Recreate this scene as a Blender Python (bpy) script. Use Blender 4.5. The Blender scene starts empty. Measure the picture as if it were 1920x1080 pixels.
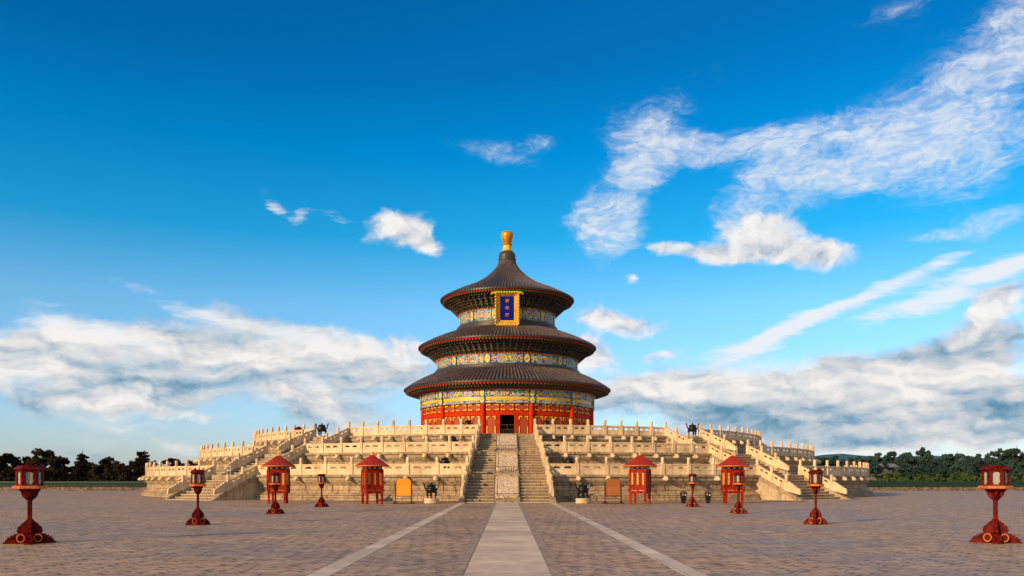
import bpy, math, random
from mathutils import Vector, Matrix, noise as mnoise
PI = math.pi
R_ = math.radians
S = bpy.context.scene
COL = S.collection

# ------------------------------------------------------------------ camera
FPX = 1566.0            # focal length in photo pixels (1920 wide)
EYE = 1.74
D = 113.75              # distance from the camera to the axis of the hall
cam_d = bpy.data.cameras.new('camera'); cam = bpy.data.objects.new('camera', cam_d)
COL.objects.link(cam); S.camera = cam
cam.location = (0, 0, EYE); cam.rotation_euler = (R_(90), 0, 0)
cam_d.sensor_width = 36; cam_d.lens = 36*FPX/1920
cam_d.shift_x = 9/1920; cam_d.shift_y = 360/1920
cam_d.clip_start = .1; cam_d.clip_end = 9000

# ------------------------------------------------------------------ light
SUN_AZ = 46.0           # degrees from -Y towards -X
SUN_EL = 18.0
sd = Vector((-math.sin(R_(SUN_AZ))*math.cos(R_(SUN_EL)), -math.cos(R_(SUN_AZ))*math.cos(R_(SUN_EL)), math.sin(R_(SUN_EL))))
sl = bpy.data.lights.new('sun', 'SUN'); so = bpy.data.objects.new('sun', sl); COL.objects.link(so)
so.rotation_euler = sd.to_track_quat('Z', 'Y').to_euler(); so.location = (-60, -40, 60)
sl.energy = 5.0; sl.angle = R_(.6); sl.color = (1, .655, .325)
S.view_settings.view_transform = 'Standard'; S.view_settings.look = 'None'
S.view_settings.exposure = 0; S.view_settings.gamma = 1

# ------------------------------------------------------------------ node helpers
class NT:
    def __init__(s, tree): s.t = tree; s.n = tree.nodes; s.l = tree.links
    def new(s, typ, **kw):
        nd = s.n.new(typ)
        for k, v in kw.items(): setattr(nd, k, v)
        return nd
    def put(s, sock, v):
        if isinstance(v, bpy.types.NodeSocket): s.l.new(v, sock)
        elif v is not None: sock.default_value = v
    def math(s, op, a, b=None, c=None, clamp=False):
        nd = s.new('ShaderNodeMath', operation=op, use_clamp=clamp)
        s.put(nd.inputs[0], a); s.put(nd.inputs[1], b)
        if c is not None: s.put(nd.inputs[2], c)
        return nd.outputs[0]
    def vmath(s, op, a, b=None):
        nd = s.new('ShaderNodeVectorMath', operation=op)
        s.put(nd.inputs[0], a); s.put(nd.inputs[1], b)
        return nd.outputs['Value'] if op in ('LENGTH', 'DOT_PRODUCT', 'DISTANCE') else nd.outputs[0]
    def noise(s, vec, scale, detail=4, rough=.55, dist=0.0, out=0):
        nd = s.new('ShaderNodeTexNoise'); s.put(nd.inputs['Vector'], vec)
        nd.inputs['Scale'].default_value = scale; nd.inputs['Detail'].default_value = detail
        nd.inputs['Roughness'].default_value = rough; nd.inputs['Distortion'].default_value = dist
        return nd.outputs[out]
    def rng(s, v, a, b, c=0.0, d=1.0, smooth=True):
        nd = s.new('ShaderNodeMapRange', interpolation_type='SMOOTHSTEP' if smooth else 'LINEAR')
        s.put(nd.inputs['Value'], v)
        for i, x in zip((1, 2, 3, 4), (a, b, c, d)): s.put(nd.inputs[i], x)
        return nd.outputs[0]
    def mix(s, f, a, b, blend='MIX'):
        nd = s.new('ShaderNodeMix', data_type='RGBA', blend_type=blend)
        s.put(nd.inputs[0], f); s.put(nd.inputs[6], c4(a)); s.put(nd.inputs[7], c4(b))
        return nd.outputs[2]
    def sep(s, v):
        nd = s.new('ShaderNodeSeparateXYZ'); s.put(nd.inputs[0], v); return nd.outputs
    def comb(s, x=0.0, y=0.0, z=0.0):
        nd = s.new('ShaderNodeCombineXYZ'); s.put(nd.inputs[0], x); s.put(nd.inputs[1], y); s.put(nd.inputs[2], z)
        return nd.outputs[0]
    def mapping(s, v, loc=(0, 0, 0), rot=(0, 0, 0), sc=(1, 1, 1), typ='POINT'):
        nd = s.new('ShaderNodeMapping', vector_type=typ); s.put(nd.inputs[0], v)
        nd.inputs['Location'].default_value = loc; nd.inputs['Rotation'].default_value = rot; nd.inputs['Scale'].default_value = sc
        return nd.outputs[0]
    def ramp(s, f, stops):
        nd = s.new('ShaderNodeValToRGB'); s.put(nd.inputs[0], f)
        e = nd.color_ramp.elements
        while len(e) < len(stops): e.new(.5)
        for el, (p, c) in zip(e, stops): el.position = p; el.color = c4(c)
        return nd.outputs[0]
def c4(c):
    if isinstance(c, (tuple, list)) and len(c) == 3: return (*c, 1)
    return c

# ------------------------------------------------------------------ sky and clouds
def build_world():
    w = bpy.data.worlds.new('World'); S.world = w; w.use_nodes = True
    w.node_tree.nodes.clear(); t = NT(w.node_tree)
    STR = .1
    out = t.new('ShaderNodeOutputWorld'); bg = t.new('ShaderNodeBackground')
    bg.inputs[1].default_value = STR; t.l.new(bg.outputs[0], out.inputs[0])
    sky = t.new('ShaderNodeTexSky', sky_type='NISHITA'); sky.sun_disc = False
    sky.sun_elevation = R_(SUN_EL); sky.sun_rotation = R_(180+SUN_AZ)
    sky.air_density = 1.0; sky.dust_density = .6; sky.ozone_density = 3.0
    tc = t.new('ShaderNodeTexCoord'); d = tc.outputs['Generated']
    x, y, z = t.sep(d)
    az = t.math('ARCTAN2', x, y)
    el = t.math('ARCSINE', z)
    P = t.comb(az, el, 0.0)                         # sky position, radians of azimuth and elevation
    el_c = t.math('MAXIMUM', el, 0.0)
    tint = t.ramp(t.math('MULTIPLY', el_c, 1/.9), SKY_TINT)
    base = t.mix(1.0, sky.outputs[0], tint, 'MULTIPLY')
    base = t.mix(1.0, base, (SKY_GAIN,)*3, 'MULTIPLY')

    def sp(px, py):
        a = math.atan2(px-951, FPX); e = math.atan2(900-py, math.hypot(FPX, px-951))
        return a, e
    def field(blobs, Pn):
        acc = None; u, v, _ = t.sep(Pn)
        for (px, py, rx, ry, rot, wgt) in blobs:
            a, e = sp(px, py); k = 1/math.hypot(FPX, px-951)*.97
            # the running sum rides along in z (squashed to nothing) so that the blobs evaluate one after another
            q = t.comb(u, v, acc if acc is not None else 0.0)
            m = t.mapping(q, (a, e, 0), (0, 0, R_(rot)), (rx*k, ry*k, 1e7), 'TEXTURE')
            r = t.rng(t.vmath('LENGTH', m), 1.0, 0.0, 0.0, wgt)
            acc = r if acc is None else t.math('ADD', acc, r)
        return acc
    # domain warp so the blobs do not read as ellipses
    wn = t.new('ShaderNodeTexNoise'); t.put(wn.inputs['Vector'], t.mapping(P, sc=(1, 1.6, 1)))
    wn.inputs['Scale'].default_value = 9; wn.inputs['Detail'].default_value = 5; wn.inputs['Roughness'].default_value = .6
    wv = t.vmath('SUBTRACT', wn.outputs['Color'], (.5, .5, .5))
    Pw = t.vmath('ADD', P, t.vmath('MULTIPLY', wv, (.075, .04, 0)))
    col = base
    G = 1/STR
    # ---- high cirrus: thin streaks drawn out along the wind
    ci0 = field(CIRRUS, Pw)
    ci = t.rng(ci0, 0.0, 1.35, 0.0, .88)
    pr = t.mapping(Pw, rot=(0, 0, R_(-24)), sc=(1, 3.2, 1))
    n1 = t.noise(pr, 13, 9, .66, .7)
    n2 = t.noise(t.mapping(Pw, rot=(0, 0, R_(-10)), sc=(1, 1.7, 1)), 60, 6, .6, .8)
    den = t.math('ADD', t.math('MULTIPLY', ci, .80), t.math('ADD', t.math('MULTIPLY', t.math('SUBTRACT', n1, .5), 1.55), t.math('MULTIPLY', t.math('SUBTRACT', n2, .5), .6)))
    a = t.math('MULTIPLY', t.rng(den, -.04, .95), t.rng(ci, 0.0, .35))
    n3 = t.noise(t.mapping(Pw, loc=(2, 4, 0), rot=(0, 0, R_(-32)), sc=(1, 4.5, 1)), 30, 8, .62, .6)
    a = t.math('MULTIPLY', a, t.rng(t.math('ADD', t.math('MULTIPLY', n3, .6), t.math('MULTIPLY', n2, .4)), .36, .64, .45, .92))
    col = t.mix(a, col, tuple(v*G for v in (.80, .84, .90)))
    # ---- low stratocumulus banks
    bk = field(BANK, Pw)
    b1 = t.noise(t.mapping(Pw, rot=(0, 0, R_(6)), sc=(1, 2.2, 1)), 8, 7, .55, .2)
    den = t.math('ADD', t.math('MULTIPLY', t.rng(bk, 0.0, 1.6, 0.0, 1.4), .8), t.math('MULTIPLY', t.math('SUBTRACT', b1, .5), 2.0))
    a = t.math('MULTIPLY', t.rng(den, .06, .74), t.rng(bk, 0.0, .35))
    lo = t.noise(t.mapping(Pw, loc=(3, 1, 0), rot=(0, 0, R_(3)), sc=(1, 3.4, 1)), 4.2, 6, .46, .1)
    lo2 = t.noise(t.mapping(Pw, loc=(3.004, 1.022, 0), rot=(0, 0, R_(3)), sc=(1, 3.4, 1)), 4.2, 6, .46, .1)
    relief = t.math('MULTIPLY', t.math('SUBTRACT', lo, lo2), 2.6)
    gr = t.rng(field(GREY, Pw), 0.0, 1.9, 0.0, 1.0)
    bl1 = t.noise(t.mapping(Pw, loc=(5, 2, 0), sc=(1, 1.9, 1)), 19, 7, .58, .2); bl2 = t.noise(t.mapping(Pw, loc=(5.006, 2.016, 0), sc=(1, 1.9, 1)), 19, 7, .58, .2)
    relief = t.math('ADD', relief, t.math('MULTIPLY', t.math('SUBTRACT', bl1, bl2), 1.5))
    shade = t.math('ADD', t.math('ADD', t.rng(lo, .32, .68, .42, .92), relief), t.math('MULTIPLY', gr, -.60))
    ccol = t.ramp(shade, [(-.0, (.13, .30, .44)), (.2, (.27, .43, .56)), (.42, (.47, .57, .66)), (.66, (.69, .71, .74)), (.86, (.84, .83, .82)), (1, (.95, .92, .90))])
    ccol = t.mix(1.0, ccol, (G*.96,)*3, 'MULTIPLY')
    col = t.mix(a, col, ccol)
    # ---- long drawn-out streaks
    Ps = t.vmath('ADD', P, t.vmath('MULTIPLY', wv, (.03, .016, 0)))
    stf = field(STREAK, Ps)
    s1 = t.noise(t.mapping(Ps, rot=(0, 0, R_(-24)), sc=(1, 5, 1)), 16, 7, .6, .3)
    a = t.math('MULTIPLY', t.rng(t.math('ADD', t.math('MULTIPLY', stf, .7), t.math('MULTIPLY', t.math('SUBTRACT', s1, .5), 1.7)), .10, .80), t.rng(stf, 0.0, .3))
    col = t.mix(t.math('MULTIPLY', a, .9), col, tuple(v*G for v in (.88, .88, .90)))
    # ---- cumulus with crisp tops and greyer undersides
    cu = field(CUMULUS, Pw)
    q = t.mapping(Pw, sc=(1, 1.25, 1))
    c1 = t.noise(q, 26, 8, .58, .2)
    c2 = t.noise(t.mapping(Pw, loc=(.006, -.012, 0), sc=(1, 1.25, 1)), 26, 5, .55, .2)
    den = t.math('ADD', t.math('MULTIPLY', cu, .9), t.math('MULTIPLY', t.math('SUBTRACT', c1, .5), 1.3))
    a = t.math('MULTIPLY', t.rng(den, .14, .72), t.rng(cu, 0.0, .2))
    lit = t.math('ADD', .62, t.math('MULTIPLY', t.math('SUBTRACT', c1, c2), 2.6))
    ccol = t.ramp(lit, [(0, (.42, .50, .58)), (.35, (.66, .68, .72)), (.65, (.86, .83, .82)), (1, (.98, .95, .92))])
    ccol = t.mix(1.0, ccol, (G*.98,)*3, 'MULTIPLY')
    col = t.mix(t.math('MULTIPLY', a, .95), col, ccol)
    # ---- unseen warm cloud added behind the viewer and overhead, as fill light
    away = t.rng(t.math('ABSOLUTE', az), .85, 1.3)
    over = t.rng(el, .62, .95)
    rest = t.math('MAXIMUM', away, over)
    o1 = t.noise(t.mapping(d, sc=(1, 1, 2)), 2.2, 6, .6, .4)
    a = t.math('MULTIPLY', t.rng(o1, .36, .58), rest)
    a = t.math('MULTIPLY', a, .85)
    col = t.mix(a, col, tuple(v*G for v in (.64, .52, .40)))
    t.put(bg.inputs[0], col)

SKY_GAIN = 2.2
SKY_TINT = [(0, (.62, .62, .80)), (.11, (.62, .74, .88)), (.223, (.46, .78, .88)), (.31, (.06, .67, .82)), (.413, (.0, .56, .81)), (.504, (.003, .42, .68)), (1, (.01, .30, .5))]
# photo-direction blobs: x, y, radius x, radius y, tilt (deg, up to the right), weight
CIRRUS = [
 (1880, 110, 260, 110, 42, .85), (1700, 250, 330, 80, 20, .75), (1480, 255, 260, 55, 4, .8), (1820, 290, 240, 90, 22, .6), (1440, 330, 190, 55, 32, .8),
 (1620, 325, 190, 60, 0, .6), (1330, 275, 190, 50, 0, .6), (1760, 190, 380, 170, 32, .45), (1560, 300, 360, 120, 14, .4), (1860, 330, 240, 90, 30, .45), (1900, 20, 200, 80, 30, .4), (1200, 430, 90, 70, 20, .3), (1090, 400, 60, 60, 0, .35), (1150, 390, 100, 150, -24, .4), (1230, 250, 170, 90, -15, .75), (1190, 340, 80, 150, -22, .85), (1115, 430, 100, 110, -20, .85), (1420, 395, 170, 40, 0, .45),
 (1680, 25, 150, 60, 8, .45), (1880, 415, 140, 42, 6, .95), (1740, 445, 100, 18, 3, .6),
 (925, 284, 150, 34, -8, .7), (1010, 268, 80, 24, -4, .6), (955, 480, 90, 36, 0, .35), (640, 60, 40, 10, 0, .2), (250, 535, 120, 22, -18, .5), (80, 565, 140, 26, 4, .5), (1300, 160, 260, 60, 24, .22)]
STREAK = [(1640, 548, 260, 27, 20, 1.0), (1770, 548, 240, 44, 17, 1.0), (1480, 618, 150, 34, 24, .9), (1380, 660, 170, 34, 12, .8), (1900, 500, 120, 30, 16, .8), (514, 386, 56, 24, -42, .62), (563, 407, 44, 22, 32, .58), (628, 405, 62, 13, -14, .5), (420, 600, 200, 22, -10, .8), (180, 620, 220, 30, -8, .8), (600, 640, 180, 30, -12, .8)]
BANK = [
 (60, 660, 430, 110, -4, 1.1), (430, 650, 420, 95, -7, 1.1), (700, 690, 250, 80, -10, 1.0), (560, 610, 300, 36, -8, .6), (300, 740, 480, 80, 0, .7), (640, 780, 260, 90, 0, .8),
 (180, 750, 200, 50, 8, .6), (120, 850, 460, 60, 0, .5), (260, 810, 300, 40, 0, .4), (520, 840, 300, 60, 0, .55),
 (1300, 720, 330, 80, 4, 1.0), (1600, 700, 360, 80, 10, 1.0), (1850, 650, 200, 100, 16, 1.0), (1700, 770, 480, 100, 0, 1.1), (1350, 790, 330, 80, 0, .9), (1900, 760, 260, 130, 0, 1.0), (1500, 830, 600, 55, 0, .8), (1120, 750, 170, 90, 0, .7)]
GREY = [(650, 775, 260, 60, 0, 1.0), (470, 800, 300, 55, 0, .9), (80, 710, 380, 36, 0, .45), (150, 840, 420, 60, 0, .5), (560, 690, 170, 16, -8, .6),
 (1700, 800, 440, 60, 0, 1.0), (1900, 780, 240, 70, 0, .7), (1620, 735, 100, 22, 5, .9), (1380, 790, 300, 40, 0, .7), (1850, 730, 170, 26, 3, .6), (1560, 840, 520, 34, 0, .8), (1230, 765, 210, 40, 0, .6), (1830, 660, 150, 40, 10, .35)]
CUMULUS = [
 (745, 425, 100, 52, -4, 1.0), (805, 452, 60, 34, -28, .8), 
 (1420, 440, 140, 70, 0, 1.0), (1530, 475, 140, 40, -14, 1.0), (1250, 462, 80, 24, -8, .7), (1340, 472, 100, 30, 0, .8),
 (1150, 597, 130, 42, -8, 1.05), (1105, 650, 90, 46, 0, .9), (1240, 665, 70, 22, 14, .75), (1195, 515, 28, 16, 0, .55),
 (1885, 565, 90, 50, 25, 1.0), (1825, 600, 100, 40, 25, .8), (200, 745, 130, 40, 12, .8), (310, 770, 160, 24, -4, .75), (620, 757, 50, 20, -24, .65), (770, 650, 90, 46, -14, .75), (560, 735, 170, 26, -5, .65), (1080, 690, 120, 40, 0, .6)]
build_world()

# ------------------------------------------------------------------ object helpers
def tag(o, label=None, cat=None, group=None, kind=None):
    if label: o['label'] = label
    if cat: o['category'] = cat
    if group: o['group'] = group
    if kind: o['kind'] = kind
    return o
def empty(name, loc=(0, 0, 0), rz=0.0, label=None, cat=None, group=None):
    o = bpy.data.objects.new(name, None); COL.objects.link(o)
    o.location = loc; o.rotation_euler = (0, 0, rz); o.empty_display_size = .3
    return tag(o, label, cat, group)
def inst(name, mesh, parent=None, mat=None, loc=None, rz=None):
    o = bpy.data.objects.new(name, mesh); COL.objects.link(o)
    if parent: o.parent = parent
    if loc is not None: o.location = loc
    if rz is not None: o.rotation_euler = (0, 0, rz)
    return o
def copy_tree(o, parent=None):
    c = o.copy(); COL.objects.link(c)
    if parent: c.parent = parent
    for ch in list(o.children): copy_tree(ch, c)
    return c

class MB:
    def __init__(s): s.v = []; s.f = []; s.m = []; s.uv = {}; s.T = None
    def add(s, vs, fs, mi=0, T=None, uvs=None):
        b = len(s.v)
        for p in vs:
            p = Vector(p)
            if T is not None: p = T @ p
            s.v.append(p)
        for k, f in enumerate(fs):
            if uvs: s.uv[len(s.f)] = uvs[k]
            s.f.append(tuple(b+i for i in f)); s.m.append(mi)
        return s
    def box(s, x0, x1, y0, y1, z0, z1, mi=0, T=None):
        vs = [(x0, y0, z0), (x1, y0, z0), (x1, y1, z0), (x0, y1, z0), (x0, y0, z1), (x1, y0, z1), (x1, y1, z1), (x0, y1, z1)]
        return s.add(vs, [(3, 2, 1, 0), (4, 5, 6, 7), (0, 1, 5, 4), (1, 2, 6, 5), (2, 3, 7, 6), (3, 0, 4, 7)], mi, T)
    def lathe(s, prof, n=24, c=(0, 0), mi=0, T=None, a0=0.0, a1=None, z0=0.0):
        full = a1 is None
        if full: a1 = a0+2*PI
        k = n if full else n+1
        vs = []
        for (r, z) in prof:
            for i in range(k):
                a = a0+(a1-a0)*i/n
                vs.append((c[0]+r*math.sin(a), c[1]-r*math.cos(a), z0+z))
        fs = []
        for j in range(len(prof)-1):
            for i in range(n):
                i2 = (i+1) % k if full else i+1
                fs.append((j*k+i, j*k+i2, (j+1)*k+i2, (j+1)*k+i))
        s.add(vs, fs, mi, T)
        return s
    def disc(s, r, z, n=24, c=(0, 0), mi=0, T=None, up=True, a0=0.0):
        vs = [(c[0]+r*math.sin(a0+2*PI*i/n), c[1]-r*math.cos(a0+2*PI*i/n), z) for i in range(n)]
        return s.add(vs, [tuple(range(n)) if up else tuple(reversed(range(n)))], mi, T)
    def prism(s, poly, y0, y1, mi=0, T=None):          # polygon in x,z extruded along y
        n = len(poly)
        area = sum(poly[i][0]*poly[(i+1) % n][1]-poly[(i+1) % n][0]*poly[i][1] for i in range(n))
        if area < 0: poly = poly[::-1]
        vs = [(p[0], y0, p[1]) for p in poly]+[(p[0], y1, p[1]) for p in poly]
        fs = [tuple(range(n)), tuple(range(2*n-1, n-1, -1))]
        fs += [(i, i+n, (i+1) % n+n, (i+1) % n) for i in range(n)]
        return s.add(vs, fs, mi, T)
    def tube(s, pts, rad, n=8, mi=0, T=None):
        pts = [Vector(p) for p in pts]; vs = []; fs = []
        for i, p in enumerate(pts):
            t = (pts[min(i+1, len(pts)-1)]-pts[max(i-1, 0)]).normalized()
            u = t.cross(Vector((0, 0, 1)));
            if u.length < .1: u = t.cross(Vector((0, 1, 0)))
            u.normalize(); w = u.cross(t)
            r = rad[i] if isinstance(rad, (list, tuple)) else rad
            for k in range(n):
                a = 2*PI*k/n; vs.append(p+u*math.cos(a)*r+w*math.sin(a)*r)
        for i in range(len(pts)-1):
            for k in range(n):
                fs.append((i*n+k, i*n+(k+1) % n, (i+1)*n+(k+1) % n, (i+1)*n+k))
        fs.append(tuple(reversed(range(n)))); fs.append(tuple(range((len(pts)-1)*n, len(pts)*n)))
        return s.add(vs, fs, mi, T)
    def bend(s, a0, a1, r0, r1, z0, z1, n=4, mi=0, ztop=None):    # curved block round the origin, angles in degrees from -Y
        vs = []; fs = []; uvs = []
        for i in range(n+1):
            a = R_(a0+(a1-a0)*i/n); sx, cy = math.sin(a), -math.cos(a)
            vs += [(r0*sx, r0*cy, z0), (r1*sx, r1*cy, z0), (r1*sx, r1*cy, z1), (r0*sx, r0*cy, z1)]
        for i in range(n):
            b = i*4; u0, u1 = i/n, (i+1)/n
            fs += [(b+1, b+5, b+6, b+2), (b, b+3, b+7, b+4), (b+3, b+2, b+6, b+7), (b, b+4, b+5, b+1)]
            q = [(u0, 0), (u1, 0), (u1, 1), (u0, 1)]
            uvs += [q, q, [(u0, 1), (u0, 1), (u1, 1), (u1, 1)], [(u0, 0), (u1, 0), (u1, 0), (u0, 0)]]
        fs += [(0, 1, 2, 3), (n*4+3, n*4+2, n*4+1, n*4)]
        uvs += [[(0, 0)]*4, [(1, 0)]*4]
        return s.add(vs, fs, mi, None, uvs)
    def mesh(s, name, mats, smooth=False, sharp=40):
        me = bpy.data.meshes.new(name)
        me.from_pydata([tuple(v) for v in s.v], [], s.f)
        if s.uv:
            ul = me.uv_layers.new(name='UVMap')
            for p in me.polygons:
                q = s.uv.get(p.index)
                if q:
                    for li, uvv in zip(p.loop_indices, q): ul.data[li].uv = uvv
        for m in (mats if isinstance(mats, (list, tuple)) else [mats]): me.materials.append(m)
        me.polygons.foreach_set('material_index', s.m)
        if smooth:
            me.polygons.foreach_set('use_smooth', [True]*len(me.polygons))
            me.set_sharp_from_angle(angle=R_(sharp))
        me.update()
        return me
    def build(s, name, mats, parent=None, smooth=False, loc=None, rz=None):
        return inst(name, s.mesh(name, mats, smooth), parent, None, loc, rz)

# ------------------------------------------------------------------ materials
def pmat(name, color, rough=.7, metal=0.0, var=.15, vscale=3.0, bump=0.0, bscale=20.0, spec=.4, fn=None, coord='Object'):
    m = bpy.data.materials.new(name); m.use_nodes = True
    t = NT(m.node_tree); b = t.n['Principled BSDF']
    b.inputs['Roughness'].default_value = rough; b.inputs['Metallic'].default_value = metal
    b.inputs['Specular IOR Level'].default_value = spec
    tc = t.new('ShaderNodeTexCoord'); P = tc.outputs[coord]
    if fn: fn(t, b, P, tc); return m
    n = t.noise(P, vscale, 5, .6)
    lo = tuple(c*(1-var*1.6) for c in color); hi = tuple(min(1, c*(1+var)) for c in color)
    t.put(b.inputs['Base Color'], t.mix(t.rng(n, .32, .68), lo, hi))
    if bump:
        bp = t.new('ShaderNodeBump'); bp.inputs['Strength'].default_value = bump; bp.inputs['Distance'].default_value = .02
        t.put(bp.inputs['Height'], t.noise(P, bscale, 6, .6)); t.put(b.inputs['Normal'], bp.outputs[0])
    return m

def marble_fn(base, dirt, amount, joints=False, R=1.0):
    def fn(t, b, P, tc):
        geo = t.new('ShaderNodeNewGeometry'); W = geo.outputs['Position']
        n = t.noise(W, .55, 8, .68); n2 = t.noise(W, 4.5, 7, .68)
        n3 = t.noise(t.mapping(W, sc=(2.6, 2.6, .35)), 1.5, 6, .65); n4 = t.noise(t.mapping(W, sc=(.5, .5, 3.0)), 1.4, 6, .65)
        col = t.mix(t.rng(n, .32, .66), tuple(c*.74 for c in base), tuple(min(1, c*1.16) for c in base))
        col = t.mix(t.math('MULTIPLY', t.rng(n3, .50, .68), amount), col, dirt)
        col = t.mix(t.math('MULTIPLY', t.rng(n4, .54, .70), amount*.7), col, (dirt[0]*1.5, dirt[1]*1.2, dirt[2]*.9))
        col = t.mix(t.math('MULTIPLY', t.rng(n2, .52, .70), amount*.8), col, tuple(c*.8 for c in dirt))
        h = n2
        if joints:
            x, y, z = t.sep(P)
            s = t.math('MULTIPLY', t.math('ARCTAN2', x, t.math('MULTIPLY', y, -1.0)), R)
            bt = t.new('ShaderNodeTexBrick'); t.put(bt.inputs['Vector'], t.comb(s, z, 0.0))
            bt.inputs['Scale'].default_value = 1.0; bt.inputs['Brick Width'].default_value = 2.1; bt.inputs['Row Height'].default_value = .43
            bt.inputs['Mortar Size'].default_value = .026; bt.inputs['Mortar Smooth'].default_value = .3
            bt.inputs['Color1'].default_value = (.8, .8, .8, 1); bt.inputs['Color2'].default_value = (1.1, 1.08, 1.05, 1); bt.inputs['Mortar'].default_value = (.28, .24, .2, 1)
            col = t.mix(1.0, col, bt.outputs[0], 'MULTIPLY')
            h = t.math('SUBTRACT', n2, t.math('MULTIPLY', bt.outputs[1], .9))
        t.put(b.inputs['Base Color'], col)
        bp = t.new('ShaderNodeBump'); bp.inputs['Strength'].default_value = .5; bp.inputs['Distance'].default_value = .04
        t.put(bp.inputs['Height'], h); t.put(b.inputs['Normal'], bp.outputs[0])
    return fn
M = {}
M['marble'] = pmat('white_marble', None, .6, fn=marble_fn((.70, .55, .355), (.33, .20, .095), .5))
M['nosing'] = pmat('pale_step_edge', None, .65, fn=marble_fn((.52, .43, .31), (.22, .16, .10), .6))
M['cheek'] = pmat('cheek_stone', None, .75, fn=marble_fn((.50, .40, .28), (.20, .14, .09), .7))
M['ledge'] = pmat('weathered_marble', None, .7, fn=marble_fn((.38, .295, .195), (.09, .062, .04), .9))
M['step'] = pmat('worn_step_stone', None, .7, fn=marble_fn((.25, .18, .115), (.10, .066, .04), .8))
for i, r in enumerate((45.1, 39.15, 33.0)):
    M['wall%d' % i] = pmat('terrace_stone', None, .75, fn=marble_fn((.45, .345, .225), (.12, .08, .048), .95, True, r))
M['red'] = pmat('red_lacquer', (.46, .030, .003), .55, spec=.06, var=.2, vscale=4, bump=.15)
M['kiosk'] = pmat('kiosk_red_paint', (.30, .016, .004), .5, spec=.1, var=.4, vscale=5, bump=.15)
M['redlamp'] = pmat('lantern_red_paint', (.12, .004, .003), .5, spec=.12, var=.5, vscale=9, bump=.25, bscale=30)
M['redroof'] = pmat('red_sheet_roof', (.33, .028, .02), .6, spec=.15, var=.15, vscale=5)
M['orange'] = pmat('ochre_trim', (.58, .15, .02), .5, var=.25, vscale=12)
M['gold'] = pmat('gilding', (.80, .46, .04), .35, .25, var=.35, vscale=14, bump=.5, bscale=30)
M['goldball'] = pmat('gilt_bronze', (.62, .27, .03), .38, .35, var=.15, vscale=2)
M['yellow'] = pmat('yellow_paint', (.80, .50, .04), .5, var=.15)
M['black'] = pmat('black_bronze', (.014, .013, .014), .35, .3, var=.4, vscale=8, bump=.3)
M['binblack'] = pmat('black_plastic', (.010, .010, .012), .4, var=.2)
M['bingrey'] = pmat('grey_bin_lid', (.10, .11, .13), .35, var=.2)
M['white'] = pmat('white_paint', (.78, .77, .74), .5, var=.06)
M['iron'] = pmat('dark_iron', (.03, .026, .024), .5, .4, var=.2)
M['railgrey'] = pmat('brown_steel_rail', (.16, .11, .08), .4, .5, var=.2)
M['mahog'] = pmat('dark_mahogany', (.055, .014, .008), .4, var=.3, vscale=8)
M['bamboo'] = pmat('ochre_window_paper', (.50, .30, .07), .6, var=.15, vscale=10)
M['dark'] = pmat('dark_interior', (.006, .005, .005), .9, var=.1)  # near-black colour stands in for unlit depth
M['soffit'] = pmat('soffit_wood', (.045, .028, .018), .7, var=.3)
M['jade'] = pmat('green_rafter_paint', (.10, .13, .05), .6, var=.4, vscale=20)
M['rafter'] = pmat('brown_rafter_paint', (.12, .06, .03), .6, var=.3)
M['blue'] = pmat('plaque_blue', (.004, .012, .26), .6, spec=.1, var=.2, vscale=6)
M['plaquechar'] = pmat('plaque_lettering', (.62, .24, .07), .45, var=.1)
M['greentile'] = pmat('green_glazed_tile', (.007, .036, .022), .5, var=.3, vscale=6)
M['greywall'] = pmat('grey_wall_brick', (.16, .13, .10), .8, var=.35, vscale=2, bump=.4)

def ding_fn(): pass
def tile_fn(t, b, P, tc):
    geo = t.new('ShaderNodeNewGeometry'); W = geo.outputs['Position']
    n = t.noise(W, 1.3, 6, .65); n2 = t.noise(W, 9, 5, .6)
    c = t.mix(t.rng(n, .3, .7), (.030, .026, .036), (.056, .048, .058))
    c = t.mix(t.math('MULTIPLY', t.rng(n2, .5, .75), .6), c, (.12, .095, .085))
    t.put(b.inputs['Base Color'], c)
    bp = t.new('ShaderNodeBump'); bp.inputs['Strength'].default_value = .3; bp.inputs['Distance'].default_value = .03
    t.put(bp.inputs['Height'], n2); t.put(b.inputs['Normal'], bp.outputs[0])
M['tile'] = pmat('dark_glazed_tile', None, .42, fn=tile_fn)
M['tilerib'] = pmat('pale_rib_tile', (.105, .088, .094), .45, var=.35, vscale=2.5)  # rib faces coloured paler than the pans, for stronger rib contrast
def bracket_fn(t, b, P, tc):
    geo = t.new('ShaderNodeNewGeometry'); W = geo.outputs['Position']
    v = t.new('ShaderNodeTexVoronoi'); t.put(v.inputs['Vector'], W); v.inputs['Scale'].default_value = 4.5
    r, g, bl = t.sep(v.outputs['Color'])
    c = t.ramp(r, [(0, (.012, .02, .05)), (.35, (.015, .045, .035)), (.6, (.035, .028, .02)), (.85, (.16, .09, .025)), (1, (.09, .03, .015))])
    t.put(b.inputs['Base Color'], c)
M['bracket'] = pmat('painted_brackets', None, .6, fn=bracket_fn)
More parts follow.
